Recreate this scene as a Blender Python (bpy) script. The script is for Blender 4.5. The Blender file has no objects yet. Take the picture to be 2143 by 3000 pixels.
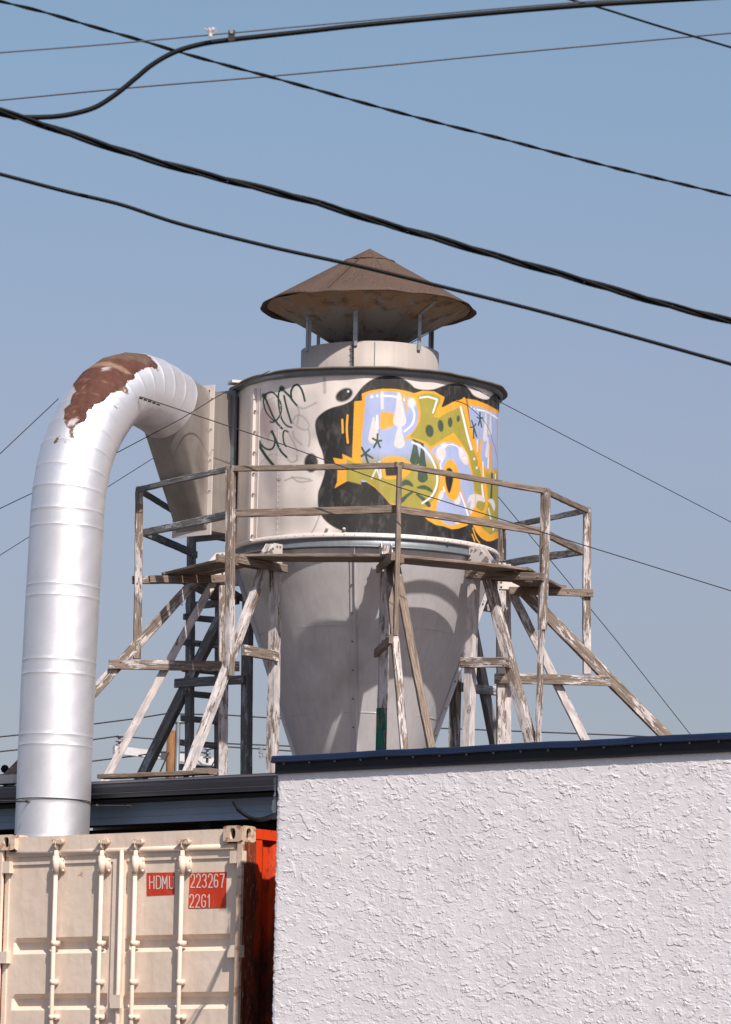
import bpy, bmesh, math, random
import numpy as np
from mathutils import Vector, Matrix
random.seed(7)
SC = bpy.context.scene
COL = SC.collection

# ------------------------------------------------------------------ camera, world, sun, exposure
FP = 13500.0; PW, PH = 2143.0, 3000.0
PITCH = math.atan(1958/FP); ROLL = math.radians(1.2)
EYE = np.array([0., 0., 0.03])
_F = np.array([0, math.cos(PITCH), math.sin(PITCH)])
_r = np.array([1., 0, 0]); _u = np.array([0, -math.sin(PITCH), math.cos(PITCH)])
_R = _r*math.cos(ROLL)+_u*math.sin(ROLL); _U = _u*math.cos(ROLL)-_r*math.sin(ROLL)
cd = bpy.data.cameras.new('camera'); cam = bpy.data.objects.new('camera', cd); COL.objects.link(cam)
cd.sensor_fit = 'VERTICAL'; cd.sensor_height = 36; cd.lens = FP/PH*36
cd.clip_start = 0.5; cd.clip_end = 6000
cd.dof.use_dof = True; cd.dof.focus_distance = 46; cd.dof.aperture_fstop = 14
cam.matrix_world = Matrix(((_R[0], _U[0], -_F[0], EYE[0]), (_R[1], _U[1], -_F[1], EYE[1]), (_R[2], _U[2], -_F[2], EYE[2]), (0, 0, 0, 1)))
SC.camera = cam

SUN_AZ = math.radians(22)      # to the right of the direction back to the viewer
SUN_EL = math.radians(46)
sdir = Vector((math.sin(SUN_AZ)*math.cos(SUN_EL), -math.cos(SUN_AZ)*math.cos(SUN_EL), math.sin(SUN_EL)))
wd = bpy.data.worlds.new('World'); SC.world = wd; wd.use_nodes = True
nt = wd.node_tree; bg = nt.nodes['Background']
sky = nt.nodes.new('ShaderNodeTexSky'); sky.sky_type = 'NISHITA'; sky.sun_disc = False
sky.sun_elevation = SUN_EL; sky.sun_rotation = math.pi-SUN_AZ
sky.air_density = 1.0; sky.dust_density = 1.4; sky.ozone_density = 4.0; sky.altitude = 300
tint = nt.nodes.new('ShaderNodeMix'); tint.data_type = 'RGBA'; tint.blend_type = 'MULTIPLY'; tint.inputs[0].default_value = 1
nt.links.new(sky.outputs[0], tint.inputs[6]); gz = nt.nodes.new('ShaderNodeSeparateXYZ'); tc = nt.nodes.new('ShaderNodeTexCoord'); nt.links.new(tc.outputs['Generated'], gz.inputs[0])
mr = nt.nodes.new('ShaderNodeMapRange'); mr.inputs[1].default_value = .03; mr.inputs[2].default_value = .27; nt.links.new(gz.outputs[2], mr.inputs[0])
hz = nt.nodes.new('ShaderNodeValToRGB'); nt.links.new(mr.outputs[0], hz.inputs[0]); el_ = hz.color_ramp.elements   # dusty low air: duller and greyer near the horizon
K_ = 1/1.4
el_[0].position = 0; el_[0].color = (.86*K_, .66*K_, .60*K_, 1); el_[1].position = 1; el_[1].color = (1.27*K_, 1.13*K_, .965*K_, 1)
for z_, c_ in ((.108, (1.01, .783, .725)), (.164, (1.24, .932, .843)), (.237, (1.254, 1.117, .97))):
    e_ = hz.color_ramp.elements.new((z_-.03)/.24); e_.color = tuple(v*K_ for v in c_)+(1,)
nt.links.new(hz.outputs[0], tint.inputs[7])
nt.links.new(tint.outputs[2], bg.inputs[0]); bg.inputs[1].default_value = 0.14
sl = bpy.data.lights.new('sun', 'SUN'); sl.energy = 4.8; sl.angle = math.radians(0.7); sl.color = (1, .90, .80)
sun = bpy.data.objects.new('sun', sl); COL.objects.link(sun)
sun.rotation_euler = sdir.to_track_quat('Z', 'Y').to_euler(); sun.location = (10, -10, 30)
vs = SC.view_settings; vs.view_transform = 'Standard'; vs.look = 'None'; vs.exposure = 0.12; vs.gamma = 1.0

# ------------------------------------------------------------------ measuring helpers (photograph -> place)
def ray(px, py): return _F*FP+_R*(px-PW/2)+_U*(PH/2-py)
def atY(px, py, Y):
    d = ray(px, py); return EYE+d*(Y/d[1])
def vp(px, py, P, D):
    d = ray(px, py); n = np.array([-D[1], D[0]]); return EYE+d*((n@np.array(P[:2]))/(n@d[:2]))
def proj(p):
    v = np.asarray(p, float)-EYE; f = v@_F
    return PW/2+FP*(v@_R)/f, PH/2-FP*(v@_U)/f
def zat(x, y, py):
    z = 5.0
    for _ in range(6):
        a = proj((x, y, z))[1]; b = proj((x, y, z+.1))[1]; z += .1*(py-a)/(b-a)
    return z
GA = math.radians(51.5)
G1 = np.array([-math.sin(GA), math.cos(GA), 0.]); G2 = np.array([math.cos(GA), math.sin(GA), 0.])
UP = np.array([0, 0, 1.])

# ------------------------------------------------------------------ object helpers
WM = {}
def setp(o, parent):
    if parent is not None:
        o.parent = parent; o.matrix_parent_inverse = WM.get(parent.name, Matrix()).inverted()
def tag(o, label=None, cat=None, group=None, kind=None):
    if label: o['label'] = label
    if cat: o['category'] = cat
    if group: o['group'] = group
    if kind: o['kind'] = kind
    return o
def thing(name, loc, label, cat, group=None):
    o = bpy.data.objects.new(name, None); COL.objects.link(o); o.empty_display_size = .3
    o.location = Vector(loc); WM[o.name] = Matrix.Translation(Vector(loc))
    return tag(o, label, cat, group)
def mk(name, vs_, fs, mat, parent=None, smooth=False, M=None):
    me = bpy.data.meshes.new(name); me.from_pydata([tuple(map(float, v)) for v in vs_], [], fs); me.update()
    if mat: me.materials.append(mat)
    o = bpy.data.objects.new(name, me); COL.objects.link(o)
    if smooth: me.polygons.foreach_set('use_smooth', [True]*len(me.polygons))
    if M is not None: o.matrix_world = M; WM[o.name] = M.copy()
    setp(o, parent)
    return o
def gridmesh(name, V, mat, parent=None, closed_u=False, closed_v=False, smooth=True, flip=False):
    """V: array nu x nv x 3"""
    nu, nv = V.shape[:2]
    me = bpy.data.meshes.new(name)
    iu = np.arange(nu if closed_u else nu-1); iv = np.arange(nv if closed_v else nv-1)
    A, B = np.meshgrid(iu, iv, indexing='ij'); A2 = (A+1) % nu; B2 = (B+1) % nv
    q = np.stack([A*nv+B, A2*nv+B, A2*nv+B2, A*nv+B2], -1).reshape(-1, 4)
    if flip: q = q[:, ::-1]
    n = len(q); vv = V.reshape(-1, 3)
    me.vertices.add(len(vv)); me.vertices.foreach_set('co', vv.astype(np.float32).ravel())
    me.loops.add(n*4); me.loops.foreach_set('vertex_index', q.astype(np.int32).ravel())
    me.polygons.add(n); me.polygons.foreach_set('loop_start', np.arange(0, n*4, 4, dtype=np.int32))
    me.polygons.foreach_set('loop_total', np.full(n, 4, dtype=np.int32))
    me.update(calc_edges=True); me.validate()
    me.polygons.foreach_set('use_smooth', [smooth]*n)
    if mat: me.materials.append(mat)
    o = bpy.data.objects.new(name, me); COL.objects.link(o); setp(o, parent); return o
class MB:
    def __init__(s): s.v = []; s.f = []
    def add(s, vs_, fs):
        k = len(s.v); s.v += [tuple(map(float, v)) for v in vs_]; s.f += [tuple(k+i for i in f) for f in fs]; return s
    def box(s, c, ax, ay, az, dx, dy, dz, ch=0.0):
        c = np.array(c, float); ax, ay, az = [np.array(a, float)/np.linalg.norm(a) for a in (ax, ay, az)]
        P = [c+ax*i*dx/2+ay*j*dy/2+az*k*dz/2 for i in (-1, 1) for j in (-1, 1) for k in (-1, 1)]
        return s.add(P, [(0, 1, 3, 2), (4, 6, 7, 5), (0, 4, 5, 1), (2, 3, 7, 6), (0, 2, 6, 4), (1, 5, 7, 3)])
    def prism(s, poly, d):
        n = len(poly); P = [np.array(p, float) for p in poly]; Q = [p+np.array(d, float) for p in P]
        fs = [tuple(range(n))[::-1], tuple(range(n, 2*n))]+[(i, (i+1) % n, n+(i+1) % n, n+i) for i in range(n)]
        return s.add(P+Q, fs)
    def cyl(s, p, q, r, n=12, r2=None, caps=True):
        p = np.array(p, float); q = np.array(q, float); d = q-p; d /= np.linalg.norm(d)
        a = np.cross(d, [0, 0, 1.]);
        if np.linalg.norm(a) < .1: a = np.cross(d, [1., 0, 0])
        a /= np.linalg.norm(a); b = np.cross(d, a); r2 = r if r2 is None else r2
        P = []
        for c, rr in ((p, r), (q, r2)):
            P += [c+rr*(a*math.cos(2*math.pi*i/n)+b*math.sin(2*math.pi*i/n)) for i in range(n)]
        fs = [(i, (i+1) % n, n+(i+1) % n, n+i) for i in range(n)]
        if caps: fs += [tuple(range(n))[::-1], tuple(range(n, 2*n))]
        return s.add(P, fs)
    def tube(s, pts, r, n=8):
        pts = [np.array(p, float) for p in pts]; m = len(pts); k = len(s.v); P = []
        prev = None
        for i in range(m):
            t = pts[min(i+1, m-1)]-pts[max(i-1, 0)]; t /= np.linalg.norm(t)
            a = np.cross(t, [0, 0, 1.]) if prev is None else prev-t*(prev@t)
            if np.linalg.norm(a) < 1e-3: a = np.cross(t, [1., 0, 0])
            a /= np.linalg.norm(a); prev = a; b = np.cross(t, a)
            rr = r[i] if hasattr(r, '__len__') else r
            P += [pts[i]+rr*(a*math.cos(2*math.pi*j/n)+b*math.sin(2*math.pi*j/n)) for j in range(n)]
        fs = [(i*n+j, i*n+(j+1) % n, (i+1)*n+(j+1) % n, (i+1)*n+j) for i in range(m-1) for j in range(n)]
        fs += [tuple(range(n))[::-1], tuple(range((m-1)*n, m*n))]
        return s.add(P, fs)
    def dome(s, c, nrm, r, h):
        c = np.array(c, float); nrm = np.array(nrm, float)/np.linalg.norm(nrm)
        s.cyl(c-nrm*.002, c+nrm*h*.6, r, 8, r*.9, True); return s.cyl(c+nrm*h*.6, c+nrm*h, r*.88, 8, r*.45, True)
    def build(s, name, mat, parent=None, smooth=False): 
        o = mk(name, s.v, s.f, mat, parent, False)
        if smooth:
            o.data.polygons.foreach_set('use_smooth', [len(p.vertices) == 4 for p in o.data.polygons])
        return o
def bolt(c, nrm, r, h, mat, parent, name='bolt'):
    m = MB(); m.dome(c, nrm, r, h); return m.build(name, mat, parent)
def catmull(P, n=10, closed=False):
    P = [np.array(p, float) for p in P]; m = len(P); out = []
    rng = range(m) if closed else range(m-1)
    for i in rng:
        p0, p1, p2, p3 = (P[(i-1) % m], P[i], P[(i+1) % m], P[(i+2) % m]) if closed else (P[max(i-1, 0)], P[i], P[i+1], P[min(i+2, m-1)])
        for k in range(n):
            t = k/n; out.append(.5*((2*p1)+(p2-p0)*t+(2*p0-5*p1+4*p2-p3)*t*t+(3*p1-p0-3*p2+p3)*t**3))
    if not closed: out.append(P[-1])
    return out
def lathe(name, prof, cx, cy, mat, parent, n=96, wob=None, smooth=True, a0=0.0):
    V = np.zeros((n, len(prof), 3))
    for i in range(n):
        a = a0+2*math.pi*i/n
        for j, (r, z) in enumerate(prof):
            rr, zz = (r, z) if wob is None else wob(a, j, r, z)
            V[i, j] = (cx+rr*math.sin(a), cy-rr*math.cos(a), zz)
    return gridmesh(name, V, mat, parent, closed_u=True, smooth=smooth)

# ------------------------------------------------------------------ materials
def S(r, g, b, k=1.0):
    f = lambda c: ((c/255.)/12.92 if c/255. <= .04045 else ((c/255.+.055)/1.055)**2.4)*k
    return (f(r), f(g), f(b), 1)
class NT:
    def __init__(s, name, rough=.6, metal=0.0, spec=.5):
        s.m = bpy.data.materials.new(name); s.m.use_nodes = True; s.t = s.m.node_tree; s.b = s.t.nodes['Principled BSDF']
        s.b.inputs['Roughness'].default_value = rough; s.b.inputs['Metallic'].default_value = metal
        s.b.inputs['Specular IOR Level'].default_value = spec
        s.co = s.n('ShaderNodeTexCoord')
    def n(s, ty, **kw):
        x = s.t.nodes.new(ty)
        for k, v in kw.items(): setattr(x, k, v)
        return x
    def put(s, sock, v):
        if hasattr(v, 'links'): s.t.links.new(v, sock)
        else: sock.default_value = v
    def coords(s, scale=(1, 1, 1), rnd=False, kind='Object'):
        mp = s.n('ShaderNodeMapping'); s.t.links.new(s.co.outputs[kind], mp.inputs[0]); mp.inputs['Scale'].default_value = scale
        if rnd:
            oi = s.n('ShaderNodeObjectInfo'); cx = s.n('ShaderNodeCombineXYZ'); mu = s.n('ShaderNodeMath', operation='MULTIPLY'); mu.inputs[1].default_value = 40
            s.t.links.new(oi.outputs['Random'], mu.inputs[0])
            for i in range(3): s.t.links.new(mu.outputs[0], cx.inputs[i])
            s.t.links.new(cx.outputs[0], mp.inputs['Location'])
        return mp.outputs[0]
    def noise(s, vec, scale=5, det=4, rough=.55, dist=0):
        x = s.n('ShaderNodeTexNoise'); s.put(x.inputs['Vector'], vec); x.inputs['Scale'].default_value = scale
        x.inputs['Detail'].default_value = det; x.inputs['Roughness'].default_value = rough; x.inputs['Distortion'].default_value = dist
        return x.outputs['Fac']
    def ramp(s, f, a, b, ca=(0, 0, 0, 1), cb=(1, 1, 1, 1)):
        x = s.n('ShaderNodeValToRGB'); s.put(x.inputs[0], f); e = x.color_ramp.elements
        e[0].position = a; e[1].position = b; e[0].color = ca; e[1].color = cb; return x.outputs[0]
    def mix(s, f, a, b, mode='MIX'):
        x = s.n('ShaderNodeMix', data_type='RGBA', blend_type=mode); s.put(x.inputs[0], f); s.put(x.inputs[6], a); s.put(x.inputs[7], b); return x.outputs[2]
    def math(s, op, a, b=0.0):
        x = s.n('ShaderNodeMath', operation=op); s.put(x.inputs[0], a); s.put(x.inputs[1], b); return x.outputs[0]
    def color(s, v): s.put(s.b.inputs['Base Color'], v); return s
    def rough(s, v): s.put(s.b.inputs['Roughness'], v); return s
    def bump(s, h, strength=.3, dist=.01):
        x = s.n('ShaderNodeBump'); s.put(x.inputs['Height'], h); x.inputs['Strength'].default_value = strength; x.inputs['Distance'].default_value = dist
        s.t.links.new(x.outputs[0], s.b.inputs['Normal']); return s
    def attr(s, name):
        x = s.n('ShaderNodeAttribute'); x.attribute_name = name; return x
def simple(name, col, rough=.6, metal=0.0, var=.12, scale=6, bump=.1, spec=.5):
    m = NT(name, rough, metal, spec); v = m.coords()
    n1 = m.noise(v, scale, 5); c2 = tuple(c*(1-var*1.6) for c in col[:3])+(1,)
    m.color(m.mix(m.ramp(n1, .3, .7), c2, col)); n2 = m.noise(v, scale*9, 4)
    m.rough(m.math('ADD', m.math('MULTIPLY', n2, .2), rough-.1)); m.bump(n2, bump, .004)
    return m.m
def wood(name, paint, bare=(156, 142, 131), pc=(218, 211, 210), dark=(92, 80, 72)):
    m = NT(name, .85, 0, .25); g = m.coords((1.2, 22, 22), True); p = m.coords((3.0, 15, 15), True); b_ = m.coords((.8, 3, 3), True)
    grain = m.noise(g, 3.2, 6, .65, .3); fine = m.noise(m.coords((2.5, 80, 80), True), 2.5, 4, .6)
    big = m.noise(b_, 2.2, 3)
    c = m.mix(m.ramp(grain, .36, .62), S(*dark), S(*bare)); c = m.mix(m.math('MULTIPLY', m.ramp(big, .35, .7), .55), c, S(bare[0]*.82, bare[1]*.78, bare[2]*.75))
    c = m.mix(m.math('MULTIPLY', m.ramp(fine, .56, .74), .45), c, S(58, 50, 46))
    peel = m.noise(p, 2.0, 7, .72, .6); k = m.math('ADD', m.math('ADD', m.math('MULTIPLY', peel, .62), m.math('MULTIPLY', big, .50)), m.math('MULTIPLY', grain, .26))
    th_ = .69+.36*(.5-paint)
    msk = m.ramp(k, th_-.012, th_+.012)
    pcn = m.mix(m.ramp(m.noise(b_, 6, 4), .35, .65), S(pc[0]*.80, pc[1]*.80, pc[2]*.82), S(*pc))
    m.color(m.mix(msk, c, pcn))
    knot = m.n('ShaderNodeTexVoronoi'); m.put(knot.inputs['Vector'], m.coords((1.4, 9, 9), True)); knot.inputs['Scale'].default_value = 1.6
    m.bump(m.math('ADD', m.math('MULTIPLY', msk, .55), m.math('ADD', m.math('MULTIPLY', grain, .9), m.math('MULTIPLY', fine, .35))), .75, .006)
    m.rough(m.math('ADD', .62, m.math('MULTIPLY', grain, .3)))
    return m.m
W_BARE = wood('weathered_bare_wood', .12)
W_MID = wood('weathered_half_painted_wood', .45)
W_PAINT = wood('peeling_white_painted_wood', .60)
W_FULL = wood('white_painted_wood', .80)
W_DARK = wood('old_grey_wood', .36, bare=(150, 150, 150), pc=(200, 206, 212), dark=(104, 102, 102))
W_GREEN = wood('green_painted_wood', .62, pc=(40, 108, 96))

def metal_paint(name, col, rough, metal, streak=.12, spots=True, sc=1.0, attr=None, dirt=(120, 112, 104), dirtamt=.25, ragged=False):
    m = NT(name, rough, metal, .5); v = m.coords((1, 1, 1)); vz = m.coords((7*sc, 7*sc, .35*sc))
    st = m.noise(vz, 2.5, 4, .6); big = m.noise(v, 1.3*sc, 4); fine = m.noise(v, 45, 4)
    c = m.mix(m.math('MULTIPLY', m.ramp(st, .35, .7), streak*2), col, tuple(x*.72 for x in col[:3])+(1,))
    c = m.mix(m.math('MULTIPLY', m.ramp(big, .52, .75), dirtamt), c, S(*dirt))
    if spots: c = m.mix(m.math('MULTIPLY', m.ramp(m.noise(v, 22, 5, .7), .66, .72), .55), c, S(116, 100, 88))
    h = m.math('ADD', m.math('MULTIPLY', big, 1.2), m.math('MULTIPLY', fine, .08))
    if attr:
        a = m.attr(attr); al = a.outputs['Alpha']
        if ragged: al = m.ramp(m.math('ADD', al, m.math('MULTIPLY', m.math('SUBTRACT', m.noise(m.coords((26, 26, 14)), 1.3, 9, .8), .5), 2.3)), .40, .60)
        else: al = m.math('MULTIPLY', al, m.math('SUBTRACT', 1.0, m.math('MULTIPLY', m.ramp(m.noise(m.coords((6, 6, 3)), 2, 6, .65), .5, .75), .10)))
        pc = m.mix(m.ramp(m.noise(m.coords((5, 5, 2.2)), 2.2, 6, .65), .3, .7), m.mix(1.0, a.outputs['Color'], (.84, .84, .86, 1), 'MULTIPLY') if not ragged else m.mix(1.0, a.outputs['Color'], (.58, .50, .48, 1), 'MULTIPLY'), a.outputs['Color'])
        c = m.mix(al, c, pc); m.put(m.b.inputs['Metallic'], m.math('MULTIPLY', m.math('SUBTRACT', 1, al), metal))
    m.color(c); rr_ = m.math('ADD', rough-.08, m.math('MULTIPLY', fine, .16))
    if attr: rr_ = m.math('ADD', rr_, m.math('MULTIPLY', al, .38 if ragged else .08))
    m.rough(rr_); m.bump(h, .35, .012)
    return m.m
M_DRUM = metal_paint('painted_drum_metal', S(228, 219, 215), .55, .06, .07, True, 1.0, 'paint')
M_PIPE = metal_paint('silver_painted_duct', S(248, 247, 252), .50, .80, .06, False, 1.0, 'paint', (150, 145, 142), .18, True)
M_TRANS = metal_paint('grey_sheet_metal', S(182, 175, 170), .48, .6, .22, True, 1.0, None, (112, 102, 96), .6)
M_CONE = metal_paint('dull_cone_metal', S(222, 221, 226), .5, .40, .18, True, 1.0, None, (140, 134, 130), .4)
M_COLLAR = metal_paint('collar_metal', S(180, 171, 167), .6, .08, .2, True)
M_STRIP = metal_paint('bright_metal_strip', S(222, 214, 210), .5, .2, .12, True)
M_GALV = metal_paint('dull_galvanised', S(128, 136, 144), .5, .5, .25, True, 2.0, None, (70, 66, 62), .6)
M_BOLT = simple('bolt_metal', S(150, 145, 145), .5, .5)
M_DARKM = simple('dark_old_metal', S(58, 56, 56), .7, .2, .3)
M_RIM = metal_paint('weathered_rim_metal', S(112, 106, 100), .7, .15, .3, True, 1.0, None, (60, 54, 50), .7)
M_STRUT = metal_paint('grey_strut_metal', S(160, 166, 172), .5, .4, .25, True, 2.0, None, (110, 84, 66), .6)
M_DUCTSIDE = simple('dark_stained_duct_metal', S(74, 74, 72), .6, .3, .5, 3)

def cap_mat():
    m = NT('weathered_brown_cap_metal', .75, .1, .3); v = m.coords()
    sp = m.noise(v, 55, 3, .7); big = m.noise(v, 2.4, 5)
    c = m.mix(m.ramp(sp, .45, .62), S(78, 62, 54), S(110, 92, 82)); c = m.mix(m.ramp(big, .4, .7), c, S(96, 80, 70))
    m.color(c); m.bump(m.math('ADD', sp, m.math('MULTIPLY', big, 5)), .4, .012); return m.m
def under_mat():
    m = NT('rust_stained_cap_underside', .6, .35, .4); v = m.coords()
    r = m.attr('rim'); big = m.noise(v, 3.0, 6, .65)
    f = m.math('ADD', m.math('MULTIPLY', r.outputs['Fac'], 1.0), m.math('MULTIPLY', m.math('SUBTRACT', big, .5), 2.2))
    c = m.mix(m.ramp(f, .52, .92), S(158, 153, 148), S(164, 134, 108)); c = m.mix(m.ramp(m.noise(v, 5, 6, .7), .52, .66), c, S(112, 90, 76))
    m.color(c); m.bump(big, .3, .01); return m.m
def stucco_mat():
    m = NT('white_stucco', .9, 0, .2); v = m.coords(); n = m.noise(v, 140, 4, .6); b = m.noise(v, 2.2, 4)
    c = m.mix(m.ramp(b, .3, .75), S(232, 229, 234), S(241, 238, 243))
    st = m.noise(m.coords((9, 9, .7)), 2.2, 5, .6); c = m.mix(m.math('MULTIPLY', m.ramp(st, .56, .74), .16), c, S(176, 166, 160))
    c = m.mix(m.math('MULTIPLY', m.ramp(m.noise(v, 30, 6, .75), .62, .72), .18), c, S(170, 162, 158))
    m.color(c); m.bump(n, .35, .004); return m.m
def container_mat(name, a, b, rust=.62):
    m = NT(name, .5, 0, .4); v = m.coords(); big = m.noise(v, 1.8, 4); sp = m.noise(v, 9, 8, .75)
    c = m.mix(m.ramp(big, .35, .7), S(*a), S(*b)); c = m.mix(m.math('MULTIPLY', m.ramp(sp, rust, rust+.05), .8), c, S(142, 92, 62))
    c = m.mix(m.math('MULTIPLY', m.ramp(m.noise(m.coords((9, 9, 1.6)), 2, 4), .50, .8), .24), c, S(160, 138, 116)); c = m.mix(m.math('MULTIPLY', m.ramp(m.noise(m.coords((40, 40, 9)), 2, 5, .7), .62, .7), .35), c, S(150, 132, 118))
    m.color(c); m.bump(m.math('ADD', m.math('MULTIPLY', big, 5), m.math('MULTIPLY', sp, .4)), .35, .012); return m.m
def side_mat():  # rust, plus the gap's shade painted in as browning towards the bottom
    m = NT('rusting_orange_paint_shaded_low', .6, 0, .3); v = m.coords(); sx = m.n('ShaderNodeSeparateXYZ'); m.t.links.new(m.co.outputs['Object'], sx.inputs[0]); a = m.math('ADD', m.noise(m.coords((3, 3, 1.2)), 2.2, 8, .72), m.math('MULTIPLY', m.math('SUBTRACT', 1.95, sx.outputs[2]), .22)); b = m.noise(m.coords((20, 20, 6)), 2, 6, .7)
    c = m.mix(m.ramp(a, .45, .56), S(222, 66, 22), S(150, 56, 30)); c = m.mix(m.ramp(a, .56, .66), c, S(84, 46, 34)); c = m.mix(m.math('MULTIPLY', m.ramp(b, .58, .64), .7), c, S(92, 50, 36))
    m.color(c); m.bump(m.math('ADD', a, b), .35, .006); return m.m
M_CREAM = container_mat('cream_container_paint', (228, 209, 193), (235, 217, 202), .67)
M_CREAM_RUST = container_mat('rust_spotted_cream_paint', (226, 206, 188), (196, 164, 138), .53)
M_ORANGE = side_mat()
def rustpost():
    m = NT('peeling_rusty_post_paint', .8, 0, .3); v = m.coords((9, 9, 1.6)); a = m.noise(v, 2.2, 8, .7); b = m.noise(m.coords((24, 24, 4)), 2.5, 6, .7)
    c = m.mix(m.ramp(a, .44, .5), S(84, 44, 32), S(128, 58, 36)); c = m.mix(m.ramp(b, .58, .62), c, S(176, 128, 112))
    m.color(c); m.bump(m.math('ADD', a, b), .6, .006); return m.m
M_RPOST = rustpost()
M_REDLABEL = container_mat('red_label_paint', (208, 62, 28), (196, 56, 26), .66)
M_LETTER = simple('white_lettering', S(226, 212, 208), .6, 0, .1, 60)
M_HOLE = simple('dark_hollow', S(28, 20, 16), .9)
M_BLUECAP = simple('blue_metal_cap', S(32, 48, 80), .38, .1, .25, 2, .1)
M_NAVY = simple('navy_black_fascia', S(18, 21, 32), .55, 0, .3, 3)
M_GUTTER = simple('slate_gutter_paint', S(104, 106, 118), .35, .1, .1, 2)
M_SIDING = simple('blue_grey_siding', S(140, 164, 196), .5, 0, .12, 2)
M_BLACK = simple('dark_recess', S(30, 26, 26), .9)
M_SHINGLE = simple('brown_roof_felt', S(98, 84, 76), .95, 0, .4, 20, .6)
M_RUBBER = simple('black_cable_rubber', S(9, 11, 15), .6, 0, .2, 30, .1, .2)
M_WIRE = simple('steel_wire', S(52, 49, 52), .6, .1)
M_STRAND = simple('brown_grey_strand', S(78, 72, 80), .6, .1)
M_PALEW = simple('bare_pale_wire', S(200, 185, 178), .5, .3)
M_POLE = wood('orange_pole_wood', .05, bare=(160, 118, 82), dark=(96, 62, 40))
M_XARM = simple('white_crossarm', S(212, 212, 216), .6)
M_PORC = simple('grey_porcelain', S(150, 152, 162), .3)
M_WHITEWALL = simple('painted_rear_wall', S(196, 190, 192), .9)
M_ASPH = simple('gravelly_ground', S(104, 98, 92), .95, 0, .4, 1.2, .6)
M_CAP = cap_mat(); M_UNDER = under_mat(); M_STUCCO = stucco_mat()

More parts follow.
